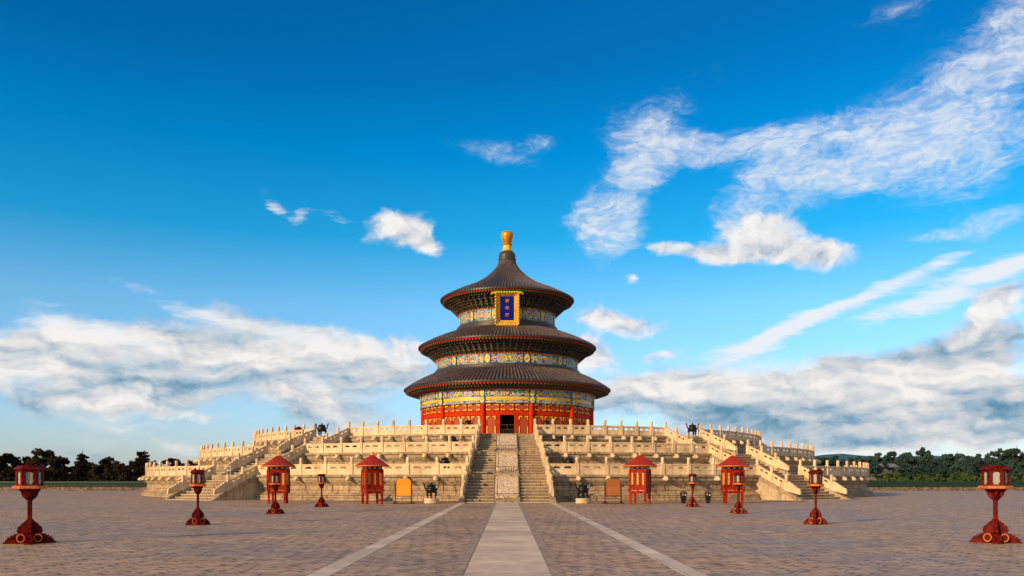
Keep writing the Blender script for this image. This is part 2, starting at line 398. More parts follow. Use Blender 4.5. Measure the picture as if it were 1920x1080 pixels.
def frieze_fn(flip):
    def fn(t, b, P, tc):
        u, v, _ = t.sep(tc.outputs['UV'])
        geo = t.new('ShaderNodeNewGeometry'); W = geo.outputs['Position']
        m = t.math('MULTIPLY', t.math('ABSOLUTE', t.math('SUBTRACT', u, .5)), 2.0)
        w = t.math('MULTIPLY', t.math('ABSOLUTE', t.math('SUBTRACT', v, .5)), 2.0)
        A = (.01, .07, .30); B = (.008, .19, .17); Cc = (.02, .04, .24); Wt = (.34, .46, .42); Au = (.70, .44, .05); Pk = (.50, .22, .20)
        if flip: A, B = B, A
        vo = t.new('ShaderNodeTexVoronoi'); t.put(vo.inputs['Vector'], W); vo.inputs['Scale'].default_value = 8.5
        r1, g1, b1 = t.sep(vo.outputs['Color'])
        def gt(a, x): return t.math('GREATER_THAN', a, x)
        def band(a, lo, hi): return t.math('MULTIPLY', gt(a, lo), t.math('LESS_THAN', a, hi))
        col = t.mix(gt(m, .38), A, B)
        col = t.mix(gt(m, .62), col, Cc); col = t.mix(gt(m, .84), col, B)
        # zig-zag lines between the sections
        zz = t.math('ADD', m, t.math('MULTIPLY', w, .06))
        for e in (.40, .52, .64, .86): col = t.mix(band(zz, e-.018, e+.018), col, Wt)
        # ornaments
        inner = t.math('LESS_THAN', w, .68)
        g_c = t.math('MULTIPLY', t.math('MULTIPLY', t.math('LESS_THAN', m, .34), inner), gt(r1, .52))
        col = t.mix(g_c, col, Au)
        dx = t.math('MULTIPLY', t.math('SUBTRACT', m, .74), 5.2)
        rr = t.math('SQRT', t.math('ADD', t.math('MULTIPLY', dx, dx), t.math('MULTIPLY', w, w)))
        col = t.mix(t.math('MULTIPLY', t.math('LESS_THAN', rr, .62), gt(g1, .45)), col, Au)
        col = t.mix(t.math('MULTIPLY', band(m, .42, .60), gt(b1, .55)), col, Pk)
        col = t.mix(t.math('MULTIPLY', band(m, .42, .60), gt(g1, .72)), col, Wt)
        col = t.mix(t.math('MULTIPLY', gt(m, .86), gt(r1, .55)), col, Au)
        col = t.mix(gt(w, .86), col, t.mix(gt(m, .5), Wt, B))
        t.put(b.inputs['Base Color'], col)
    return fn
M['friezeA'] = pmat('painted_beam_blue', None, .5, fn=frieze_fn(False))
M['friezeB'] = pmat('painted_beam_green', None, .5, fn=frieze_fn(True))
def block_fn(t, b, P, tc):
    u, v, _ = t.sep(tc.outputs['UV'])
    geo = t.new('ShaderNodeNewGeometry'); W = geo.outputs['Position']
    a = t.math('MULTIPLY', t.math('SUBTRACT', u, .5), 2.0); c = t.math('MULTIPLY', t.math('SUBTRACT', v, .5), 2.0)
    rr = t.math('SQRT', t.math('ADD', t.math('MULTIPLY', a, a), t.math('MULTIPLY', c, c)))
    n = t.noise(W, 6, 2)
    col = t.mix(t.math('LESS_THAN', rr, .85), (.015, .05, .30), (.80, .55, .07))
    col = t.mix(t.math('MULTIPLY', t.math('LESS_THAN', rr, .5), t.math('GREATER_THAN', n, .52)), col, (.06, .18, .12))
    col = t.mix(t.math('GREATER_THAN', t.math('ABSOLUTE', c), .9), col, (.05, .32, .26))
    t.put(b.inputs['Base Color'], col)
M['block'] = pmat('painted_roundel', None, .5, fn=block_fn)
def lattice_fn(t, b, P, tc):
    u, v, _ = t.sep(tc.outputs['UV'])
    x, y, z = t.sep(P)
    s = t.math('MULTIPLY', t.math('ARCTAN2', x, t.math('MULTIPLY', y, -1.0)), 11.5)
    k = 2*PI/.22
    p = t.math('SINE', t.math('MULTIPLY', t.math('ADD', s, z), k)); q = t.math('SINE', t.math('MULTIPLY', t.math('SUBTRACT', s, z), k))
    g = t.math('MULTIPLY', t.rng(p, -.2, .5), t.rng(q, -.2, .5))
    t.put(b.inputs['Base Color'], t.mix(g, (.36, .060, .012), (.07, .014, .006)))
M['lattice'] = pmat('red_lattice', None, .6, fn=lattice_fn)
def pane_fn(t, b, P, tc):
    n = t.noise(P, 5, 5, .6); n2 = t.noise(t.mapping(P, sc=(1, 1, .4)), 9, 3, .7, 1.5)
    c = t.mix(t.rng(n, .3, .7), (.24, .28, .25), (.36, .38, .33))
    c = t.mix(t.math('MULTIPLY', t.rng(n2, .62, .7), .55), c, (.10, .10, .09))
    t.put(b.inputs['Base Color'], c)
M['pane'] = pmat('frosted_pane', None, .35, fn=pane_fn)
def board_fn(color, ink):
    def fn(t, b, P, tc):
        x, y, z = t.sep(P)
        n = t.noise(P, 2, 3)
        c = t.mix(n, tuple(v*.9 for v in color), tuple(v*1.08 for v in color))
        rows = t.math('GREATER_THAN', t.math('SINE', t.math('MULTIPLY', z, 2*PI/.085)), -.1)
        sp = t.math('GREATER_THAN', t.noise(t.mapping(P, sc=(26, 1, 9)), 1.0, 1), .54)
        ar = t.math('MULTIPLY', t.math('GREATER_THAN', z, 1.28), t.math('LESS_THAN', t.math('ABSOLUTE', x), .42))
        k = t.math('MULTIPLY', t.math('MULTIPLY', rows, sp), t.math('MULTIPLY', ar, t.math('LESS_THAN', z, 1.72)))
        c = t.mix(t.math('MULTIPLY', k, .8), c, ink)
        t.put(b.inputs['Base Color'], c)
    return fn
M['board_y'] = pmat('yellow_board', None, .45, fn=board_fn((.80, .33, .012), (.25, .05, .01)))
M['board_b'] = pmat('copper_board', None, .45, fn=board_fn((.34, .115, .03), (.09, .025, .01)))
def carved_fn(t, b, P, tc):
    v = t.noise(P, 2.6, 3, .5, 2.6); n = t.noise(P, 12, 5, .6)
    t.put(b.inputs['Base Color'], t.mix(t.rng(v, .35, .6), (.44, .32, .22), (.80, .64, .47)))
    bp = t.new('ShaderNodeBump'); bp.inputs['Strength'].default_value = 1.0; bp.inputs['Distance'].default_value = .12
    t.put(bp.inputs['Height'], t.math('ADD', v, t.math('MULTIPLY', n, .3))); t.put(b.inputs['Normal'], bp.outputs[0])
M['carved'] = pmat('carved_marble', None, .65, fn=carved_fn)
def leaf_mat(name, a, b_, c_):
    def fn(t, b, P, tc):
        geo = t.new('ShaderNodeNewGeometry'); W = geo.outputs['Position']
        n = t.noise(W, .55, 3, .6); n2 = t.noise(W, 3.5, 2, .6)
        c = t.mix(t.rng(n, .35, .65), a, b_); c = t.mix(t.math('MULTIPLY', t.rng(n2, .45, .7), .6), c, c_)
        t.put(b.inputs['Base Color'], c)
    return pmat(name, None, .8, spec=.15, fn=fn)
M['leaf_dark'] = leaf_mat('dark_cypress_leaf', (.012, .010, .005), (.022, .017, .008), (.034, .022, .010))
M['leaf_blue'] = leaf_mat('haze_blue_leaf', (.022, .052, .052), (.034, .072, .066), (.045, .085, .068))  # leaf colour shifted to blue to carry the distance haze
M['leaf_green'] = leaf_mat('hedge_leaf', (.035, .065, .014), (.06, .10, .02), (.085, .13, .025))
M['bark'] = pmat('bark', (.05, .035, .025), .9, var=.3)
def ground_fn(t, b, P, tc):
    x, y, z = t.sep(P)
    ax = t.math('ABSOLUTE', x)
    q = t.mapping(t.comb(ax, y, 0.0), rot=(0, 0, R_(50)))
    wob = t.noise(P, 1.9, 5, .65); 
    bt = t.new('ShaderNodeTexBrick'); t.put(bt.inputs['Vector'], q)
    bt.inputs['Scale'].default_value = 1.0; bt.inputs['Brick Width'].default_value = .52; bt.inputs['Row Height'].default_value = .26
    bt.inputs['Mortar Size'].default_value = .034; bt.inputs['Mortar Smooth'].default_value = .4; bt.inputs['Bias'].default_value = 0.0
    bt.inputs['Color1'].default_value = (0, 0, 0, 1); bt.inputs['Color2'].default_value = (1, 1, 1, 1); bt.inputs['Mortar'].default_value = (.4, .4, .4, 1)
    rnd, _, _ = t.sep(bt.outputs[0])
    n = t.noise(t.mapping(P, sc=(.6, 1, 1)), .16, 7, .68); n2 = t.noise(P, 2.6, 6, .7); n3 = t.noise(t.mapping(q, sc=(1, 4, 1)), .9, 5, .7)
    c = t.mix(rnd, (.365, .262, .188), (.50, .37, .272))
    c = t.mix(t.rng(n, .35, .65), c, t.mix(1.0, c, (1.25, 1.2, 1.14), 'MULTIPLY'))
    c = t.mix(t.math('MULTIPLY', t.rng(n, .52, .40), .5), c, t.mix(1.0, c, (.62, .60, .58), 'MULTIPLY'))
    n5 = t.noise(t.mapping(q, sc=(1.6, 5, 1)), 2.2, 6, .7, .3)
    c = t.mix(t.math('MULTIPLY', t.rng(n5, .47, .62), .75), c, (.20, .138, .098))
    c = t.mix(t.math('MULTIPLY', t.rng(n2, .5, .70), .55), c, (.62, .47, .345))
    c = t.mix(t.math('MULTIPLY', t.rng(n3, .53, .66), .85), c, (.135, .09, .063))
    c = t.mix(t.math('MULTIPLY', bt.outputs[1], t.rng(wob, .45, .57)), c, (.022, .016, .012))
    t.put(b.inputs['Base Color'], c)
    t.put(b.inputs['Roughness'], t.rng(n, .3, .7, .42, .75))
    bp = t.new('ShaderNodeBump'); bp.inputs['Strength'].default_value = .7; bp.inputs['Distance'].default_value = .03
    h = t.math('SUBTRACT', t.math('ADD', t.math('MULTIPLY', rnd, .5), n2), bt.outputs[1])
    t.put(bp.inputs['Height'], h); t.put(b.inputs['Normal'], bp.outputs[0])
M['ground'] = pmat('grey_brick_paving', None, .7, spec=.22, fn=ground_fn)
def slab_fn(width, length):
    def fn(t, b, P, tc):
        x, y, z = t.sep(P)
        bt = t.new('ShaderNodeTexBrick'); t.put(bt.inputs['Vector'], t.comb(y, t.math('ADD', x, width/2), 0.0)); bt.offset = 0
        bt.inputs['Scale'].default_value = 1.0; bt.inputs['Brick Width'].default_value = length; bt.inputs['Row Height'].default_value = width*2
        bt.inputs['Mortar Size'].default_value = .012
        bt.inputs['Color1'].default_value = (.82, .82, .82, 1); bt.inputs['Color2'].default_value = (1.12, 1.1, 1.08, 1); bt.inputs['Mortar'].default_value = (.5, .45, .4, 1)
        n = t.noise(P, .7, 7, .65); n2 = t.noise(P, 5, 6, .7)
        c = t.mix(t.rng(n, .35, .68), (.50, .41, .33), (.72, .61, .50))
        c = t.mix(t.math('MULTIPLY', t.rng(n2, .5, .75), .5), c, (.38, .30, .23))
        c = t.mix(1.0, c, bt.outputs[0], 'MULTIPLY')
        t.put(b.inputs['Base Color'], c)
        bp = t.new('ShaderNodeBump'); bp.inputs['Strength'].default_value = .3; bp.inputs['Distance'].default_value = .02
        t.put(bp.inputs['Height'], n2); t.put(b.inputs['Normal'], bp.outputs[0])
    return fn
M['slab'] = pmat('pale_stone_slabs', None, .6, fn=slab_fn(1.6, 2.6))
M['stripe'] = pmat('pale_stone_kerb', None, .6, fn=slab_fn(.44, 1.4))
M['kerbbrick'] = pmat('dark_edge_brick', (.33, .255, .195), .75, var=.25, vscale=4, bump=.4)
M['hill'] = pmat('haze_blue_hill', (.03, .10, .19), .9, var=.2, vscale=.01)  # aerial haze is put into this blue base colour
M['soil'] = pmat('dark_grass', (.035, .05, .018), .9, var=.4, vscale=.4)

# ------------------------------------------------------------------ ground and paths
C = Vector((0, D, 0))
def sheet(name, pts, z, mat):
    mb = MB(); mb.add([(p[0], p[1], z) for p in pts], [tuple(range(len(pts)))])
    o = mb.build(name, mat); tag(o, kind='structure'); return o
sheet('ground', [(-3000, -60), (3000, -60), (3000, 6000), (-3000, 6000)], 0, M['ground'])
yb = D-50.35
sheet('central_path', [(-.79, -40), (.79, -40), (.82, yb), (-.82, yb)], .008, M['slab'])
for s in (-1, 1):
    sheet('path_border', [(s*.82, -40), (s*1.08, -40), (s*1.08, yb), (s*.82, yb)][::s], .004, M['kerbbrick'])
    sheet('stone_strip', [(s*3.22, -40), (s*3.64, -40), (s*3.64, yb), (s*3.22, yb)][::s], .004, M['stripe'])
sheet('stone_apron', [(-3.9, yb+.004), (3.9, yb+.004), (3.9, yb+.45), (-3.9, yb+.45)], .012, M['stripe'])
for s in (-1, 1):
    sheet('lawn', [(s*46, 137.5), (s*400, 137.5), (s*400, 700), (s*46, 700)][::s], .02, M['soil'])
mb = MB(); N = 60; vs = []; fs = []
for i in range(N+1):
    xx = -2600+5200*i/N
    h = (62+34*(mnoise.noise(Vector((i*.27, 3.1, 0)))+1))*(1.0 if xx > 500 else .3)
    vs += [(xx, 3400, -5), (xx, 3500+200*mnoise.noise(Vector((i*.3, 0, 1))), h), (xx, 4200, -5)]
for i in range(N):
    for j in range(2): fs.append((i*3+j, i*3+3+j, i*3+4+j, i*3+1+j))
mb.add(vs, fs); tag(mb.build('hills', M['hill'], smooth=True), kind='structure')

# ------------------------------------------------------------------ terrace
TIERS = [(45.1, 0.0, 2.2), (39.15, 2.2, 4.27), (33.0, 4.27, 6.2)]
SIDE = 33.5
tier_labels = ['lowest and widest round stone terrace tier standing on the brick courtyard',
               'middle round stone terrace tier set back above the lowest one',
               'topmost and smallest round stone terrace tier carrying the red hall']
def ring(a, R): return (C.x+R*math.sin(R_(a)), C.y-R*math.cos(R_(a)))
# dragon-head spout, long axis -Y
sp = MB(); secs = [(.0, .17, .16, 0), (-.25, .17, .17, 0), (-.36, .20, .20, .03), (-.48, .17, .17, .0), (-.58, .13, .11, -.04), (-.62, .06, .05, -.04)]
vs = []; fs = []
for (yy, hw, hh, dz) in secs:
    for k in range(8):
        a = 2*PI*(k+.5)/8; vs.append((hw*math.cos(a)*1.05, yy, dz+hh*math.sin(a)*1.05))
for j in range(len(secs)-1):
    for k in range(8): fs.append((j*8+k, j*8+(k+1) % 8, (j+1)*8+(k+1) % 8, (j+1)*8+k)[::-1])
fs.append(tuple(range((len(secs)-1)*8, len(secs)*8))[::-1])
sp.add(vs, fs)
for s in (-1, 1):
    sp.tube([(s*.1, -.30, .16), (s*.13, -.18, .25), (s*.12, -.05, .24)], [.05, .04, .015], 5)
spout_me = sp.mesh('spout', M['marble'], True)
def panel_mesh(L, H=.86, slope=0.0, th=.13, name='panel'):
    """balustrade panel of length L along +X, sheared by slope"""
    mb = MB(); n = 28
    def hole(x):
        u = x/L
        for c, hw in ((.29, .155), (.71, .155)):
            q = (u-c)/hw
            if abs(q) < 1: return .50, .50+.185*math.sqrt(max(0.0, 1-q**4))*(1 if abs(q) < .62 else .72)
        return None
    xs = sorted(set([L*i/n for i in range(n+1)]+[L*(c+s*.1549) for c in (.29, .71) for s in (-1, 1)]))
    def strip(x0, x1, za0, za1, zb0, zb1, t=th):
        vs = []
        for yy in (-t/2, t/2):
            vs += [(x0, yy, za0+slope*x0), (x1, yy, za1+slope*x1), (x1, yy, zb1+slope*x1), (x0, yy, zb0+slope*x0)]
        mb.add(vs, [(0, 1, 2, 3), (7, 6, 5, 4), (3, 2, 6, 7), (1, 0, 4, 5), (0, 3, 7, 4), (2, 1, 5, 6)])
    for a, b in zip(xs[:-1], xs[1:]):
        h = hole((a+b)/2)
        if h: strip(a, b, 0, 0, h[0], h[0]); strip(a, b, h[1], h[1], H, H)
        else: strip(a, b, 0, 0, H, H)
    # handrail and raised frame on both faces
    strip(0, L, H-.075, H-.075, H+.035, H+.035, th+.08)
    strip(.0, L, .0, .0, .075, .075, th+.05)
    for x0, x1 in ((.0, .07), (L-.07, L)): strip(x0, x1, .075, .075, .46, .46, th+.04)
    strip(.07, L-.07, .40, .40, .46, .46, th+.04)
    return mb.mesh(name, M['marble'])
pm = MB()
pm.box(-.145, .145, -.145, .145, 0, .90)
pm.box(-.16, .16, -.16, .16, .90, .94)
pm.lathe([(.128, .94), (.135, .96), (.135, .99), (.122, 1.01), (.122, 1.04), (.138, 1.06), (.140, 1.2), (.138, 1.40), (.128, 1.44), (.10, 1.462), (0, 1.465)], 12)
post_me = pm.mesh('post', M['marble'], True)
def wat(R): return 3.0 if R > 42 else 2.75 if R > 36 else 2.5
CA = [4.17, 4.44, 4.7]
def half_ang(i, R): return math.degrees(math.asin(wat(R)/R))
run_me = {}
for i, (R, z0, z1) in enumerate(TIERS):
    th = empty('terrace_tier', (C.x, C.y, z0), 0, tier_labels[i], 'terrace', 'stone terrace tiers')
    H = z1-z0
    rin = TIERS[i+1][0]-2.5 if i < 2 else 3.0
    body = MB()
    prof = [(R+.62, 0), (R+.62, .16), (R+.46, .20), (R+.46, .24), (R+.52, .27), (R+.52, .40), (R+.40, .48), (R+.12, .62), (R+.04, .68), (R-.06, .72), (R-.06, H-.86), (R-.02, H-.80)]
    body.lathe(prof, 240)
    body.build('drum_wall', M['wall%d' % i], th)
    cor = MB()
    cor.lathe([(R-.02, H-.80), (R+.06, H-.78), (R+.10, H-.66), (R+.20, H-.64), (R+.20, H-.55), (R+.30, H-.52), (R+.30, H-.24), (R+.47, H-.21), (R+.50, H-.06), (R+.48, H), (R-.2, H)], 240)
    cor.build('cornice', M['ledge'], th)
    fl = MB(); fl.lathe([(R-.2, H), (rin, H)], 240); fl.build('terrace_floor', M['nosing'], th)
    # balustrade runs
    ha = half_ang(i, R)
    arcs = [('left', -(SIDE-ha), -CA[i], 8), ('right', CA[i], SIDE-ha, 8), ('farleft', -(SIDE+ha+3.1*20), -(SIDE+ha), 20), ('farright', SIDE+ha, SIDE+ha+3.1*20, 20)]
    nm = ['lowest', 'middle', 'topmost'][i]
    lab = {'left': 'pale marble balustrade of the %s tier between the central stair and the left side stair' % nm,
           'right': 'pale marble balustrade of the %s tier between the central stair and the right side stair' % nm,
           'farleft': 'orange lit marble balustrade of the %s tier curving away left of the left side stair' % nm,
           'farright': 'shaded marble balustrade of the %s tier curving away right of the right side stair' % nm}
    for key, a0, a1, n in arcs:
        b = empty('marble_balustrade', (C.x, C.y, z1), 0, lab[key], 'balustrade', 'terrace balustrades')
        st = (a1-a0)/n
        chord = 2*R*math.sin(R_(st)/2)
        L = chord-.28
        mk = (i, round(L, 2))
        if mk not in run_me: run_me[mk] = panel_mesh(L)
        for k in range(n+1):
            a = a0+st*k
            if (key in ('left', 'right') and 0 < k < n) or (key == 'farleft' and k < n) or (key == 'farright' and k > 0):
                inst('post', post_me, b, None, (R*math.sin(R_(a)), -R*math.cos(R_(a)), 0), R_(a))
            if k < n:
                am = R_(a+st/2); rm = R*math.cos(R_(st)/2)
                cx, cy = rm*math.sin(am), -rm*math.cos(am)
                inst('panel', run_me[mk], b, None, (cx-L/2*math.cos(am), cy-L/2*math.sin(am), 0), am)
            # spouts sit under the posts, on the tier itself
            if (0 < k < n) or (key == 'farleft' and k == 0) or (key == 'farright' and k == n):
                a_ = R_(a); rr = R+.30
                inst('spout', spout_me, th, None, (rr*math.sin(a_), -rr*math.cos(a_), H-.36), a_)

# ------------------------------------------------------------------ staircases
def T_axis(a):   # local x across the stair, local -y outwards
    return Matrix.Translation(C) @ Matrix.Rotation(R_(a), 4, 'Z')
RUN = 4.65
def scroll_poly():
    # drum stone silhouette: a run of cloud lobes stepping down to a rounded foot
    out = [(0, 0), (0, .80)]
    lobes = [(.17, .66, .16), (.42, .52, .14), (.64, .38, .13), (.85, .25, .12), (1.06, .11, .13)]
    for (cx, cz, r) in lobes:
        for q in range(5):
            a = R_(100-28*q); out.append((cx+r*math.cos(a), cz+r*math.sin(a)))
    out += [(1.24, -.06), (1.22, -.3)]
    return out
def staircase(a, label, central):
    st = empty('stone_staircase', (C.x, C.y, 0), R_(a), label, 'staircase', 'stairs of the terrace')
    side = {0: 'central', -SIDE: 'left side', SIDE: 'right side'}[a]
    for i, (R, z0, z1) in enumerate(TIERS):
        w = R*math.sin(R_(CA[i])) if central else wat(R)
        rc = math.sqrt(R*R-w*w)
        taper = .048 if central else .041
        rb = rc+RUN; n = 9; rise = (z1-z0)/n; tr = RUN/n
        hw0 = w-.16
        fl = MB()
        for k in range(n):
            ztop = z1-rise*k if k else z1-.002
            ra = rc-.6 if k == 0 else rc+tr*k-.0
            # tread slabs with a small nosing
            r0, r1 = rc+tr*k-(.9 if k == 0 else .0), rc+tr*(k+1)
            zt = z1-rise*(k+1) if True else 0
            if k == n-1: break
            hwk = hw0+taper*tr*(k+1)
            segs = [(-hwk, -1.03), (1.03, hwk)] if central else [(-hwk, hwk)]
            for x0, x1 in segs:
                fl.box(x0, x1, -(r1+.0), -(rc-.3), zt-rise-.012, zt-.05, 0)
                fl.box(x0, x1, -(r1+.04), -(rc-.3), zt-.055, zt, 1)
        # bottom tread rests on the floor
        hwk = hw0+taper*RUN
        for x0, x1 in ([(-hwk, -1.03), (1.03, hwk)] if central else [(-hwk, hwk)]):
            if i == 0: fl.box(x0, x1, -(rb+.42), -(rc-.25), z0+.001, z0+.06, 1)
        fl.build('flight', [M['step'], M['nosing']], st)
        slope = -(z1-z0)/RUN
        for s in (-1, 1):
            # cheek wall: sloping kerb over a plainer triangular wall
            def lin(r): return s*(w+taper*(r-rc))
            def prism_r(poly, x_in, x_out, mb, mi=0):
                vs = []
                for off in (x_in, x_out):
                    for (r, z) in poly: vs.append((lin(r)+s*off, -r, z))
                m = len(poly)
                fs = [tuple(range(m)), tuple(range(2*m-1, m-1, -1))]+[(q, q+m, (q+1) % m+m, (q+1) % m) for q in range(m)]
                if s < 0: fs = [f[::-1] for f in fs]
                mb.add(vs, fs, mi)
            ck = MB()
            e = rb+.42
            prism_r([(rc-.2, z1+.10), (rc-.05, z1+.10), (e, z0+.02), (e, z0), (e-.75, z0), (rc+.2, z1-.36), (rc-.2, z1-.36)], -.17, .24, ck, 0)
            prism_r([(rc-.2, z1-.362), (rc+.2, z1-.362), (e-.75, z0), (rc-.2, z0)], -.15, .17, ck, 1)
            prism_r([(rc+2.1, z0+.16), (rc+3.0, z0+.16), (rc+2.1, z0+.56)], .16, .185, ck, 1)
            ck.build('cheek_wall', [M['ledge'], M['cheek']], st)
            # balustrade of this flight
            lr = 'left' if s < 0 else 'right'
            nm = ['lowest', 'middle', 'topmost'][i]
            sb = empty('stair_balustrade', (C.x, C.y, 0), R_(a), 'sloping marble balustrade along the %s edge of the %s stair, %s flight' % (lr, side, nm), 'balustrade', 'stair balustrades')
            def zk(r): return z1+.10+((z0+.02)-(z1+.10))*max(0, r-(rc-.05))/(e-(rc-.05))
            ps = [rc, rc+1.62, rc+3.22]
            for r in ps:
                inst('post', post_me, sb, None, (lin(r), -r, zk(r)-(.02 if r > rc else 0)-.08))
            sl_ = (zk(rc+3)-zk(rc+1))/2
            for r0, r1 in zip(ps[:-1], ps[1:]):
                L = r1-r0-.28
                mk = ('s', i, round(L, 2))
                if mk not in run_me: run_me[mk] = panel_mesh(L, .82, sl_)
                inst('panel', run_me[mk], sb, None, (lin(r0+.14), -(r0+.14), zk(r0+.14)-.02), -PI/2-s*math.atan(taper)*-1)
            dr = MB(); r0 = ps[-1]+.14
            pts = [(r0+px*1.12, zk(r0)+pz+(0 if pz > .05 else 0)) for px, pz in scroll_poly()]
            pts = [(r, max(z, zk(r)-.03)) if z < zk(r)+.02 else (r, z) for r, z in pts]
            prism_r(pts, -.085, .085, dr)
            dr.build('drum_stone', M['marble'], sb)
        if central:
            rp = MB(); n = 18
            f = lambda r: z1+.04+(z0-z1+.05)*(r-rc+.1)/(RUN+.1)
            # bed under the carved slab, then the carved slab itself with rounded corners
            vs = [(-1.02, -(rc-.3), z1-.004), (1.02, -(rc-.3), z1-.004), (1.02, -rc, z1-.004), (-1.02, -rc, z1-.004)]
            bed = MB()
            bed.add([(-1.02, -(rc-.25), z0), (1.02, -(rc-.25), z0), (1.02, -(rc-.25), z1-.02), (-1.02, -(rc-.25), z1-.02), (-1.02, -(rb+.1), z0), (1.02, -(rb+.1), z0), (1.02, -(rb+.1), z0+.06), (-1.02, -(rb+.1), z0+.06), (-1.02, -rc, z1-.02), (1.02, -rc, z1-.02)],
                    [(3, 2, 9, 8), (8, 9, 6, 7), (7, 6, 5, 4), (0, 3, 8, 7, 4), (1, 5, 6, 9, 2)])
            bed.build('ramp_bed', M['ledge'], st)
            dirv = Vector((0, -(rb+.1-rc), z0+.06-(z1-.02))); Ls = dirv.length; dirv.normalize()
            nrm = Vector((1, 0, 0)).cross(dirv); nrm = nrm if nrm.z > 0 else -nrm
            o = Vector((0, -rc, z1-.02))
            l0, l1 = .12, Ls*.86; hw = .93; rad = .28
            out = []
            for cx, cl, a0 in ((hw-rad, l1-rad, 0), (-hw+rad, l1-rad, 90), (-hw+rad, l0+rad, 180), (hw-rad, l0+rad, 270)):
                for q in range(6):
                    an = R_(a0+90*q/5); out.append((cx+rad*math.cos(an), cl+rad*math.sin(an)))
            slab = MB(); vs = []
            for h_, ins in ((-.02, 0), (.10, 0), (.14, .05)):
                for (px, pl) in out:
                    k_ = 1-ins
                    vs.append(o+Vector((px*k_, 0, 0))+dirv*((pl-(l0+l1)/2)*k_+(l0+l1)/2)+nrm*h_)
            m = len(out); fs = []
            for j in range(2):
                for q in range(m): fs.append((j*m+q, j*m+(q+1) % m, (j+1)*m+(q+1) % m, (j+1)*m+q))
            fs = [g[::-1] for g in fs]
            fs.append(tuple(range(2*m, 3*m))[::-1])
            slab.add(vs, fs)
            me = slab.mesh('carved_slab', M['carved'])
            # face the slab outward
            import bmesh
            bm = bmesh.new(); bm.from_mesh(me); bmesh.ops.recalc_face_normals(bm, faces=bm.faces); bm.to_mesh(me); bm.free()
            inst('carved_slab', me, st)
            # thin iron guard round the carved slab
            g = empty('iron_guard', (C.x, C.y, 0), 0, 'thin black iron guard rail around the %s carved slab of the central stair' % nm, 'guard rail', 'iron guards of the carved ramp')
            gr = MB()
            for s in (-1, 1):
                gr.tube([o+Vector((s*1.0, 0, 0))+nrm*.33, o+Vector((s*1.0, 0, 0))+dirv*Ls+nrm*.33], .018, 5)
                for q in range(5):
                    p = o+Vector((s*1.0, 0, 0))+dirv*(Ls*(.02+.96*q/4)); gr.tube([p-nrm*.03, p+nrm*.33], .014, 5)
            gr.build('side_rail', M['iron'], g)
            gc = MB(); p = o+dirv*(Ls*.9); h = .42
            gc.tube([p+Vector((-1.0, 0, h)), p+Vector((1.0, 0, h))], .02, 5)
            for xx in ((-.55, -.35, -.15, .15, .35, .55) if i else (-.17, .17)):
                gc.tube([p+Vector((xx, 0, 0)), p+Vector((xx, 0, h))], .016, 5)
            for x0 in ((-.45, 0.0, .45) if i else (0.0,)):
                for s in (-1, 1):
                    gc.tube([p+Vector((x0+s*.03, 0, .05)), p+Vector((x0+s*.11, 0, .12)), p+Vector((x0+s*.10, 0, .22)), p+Vector((x0+s*.03, 0, .18))], .014, 5)
            gc.build('cross_rail', M['iron'], g)
    return st
staircase(0, 'wide central stone staircase with carved ramp leading up to the hall door', True)
staircase(-SIDE, 'stone side staircase descending to the left of the central stair', False)
staircase(SIDE, 'stone side staircase descending to the right of the central stair', False)

# ------------------------------------------------------------------ the hall
hall = empty('round_hall', (C.x, C.y, 0), 0, 'round triple roofed wooden hall with red walls and gilt finial on top of the terrace', 'temple hall')
def lath(name, prof, mat, n=96, parent=hall, smooth=True):
    mb = MB(); mb.lathe(prof, n); return mb.build(name, mat, parent, smooth)
lath('stone_plinth', [(12.75, 6.0), (12.75, 6.28), (12.7, 6.32), (9, 6.32)], M['marble'])
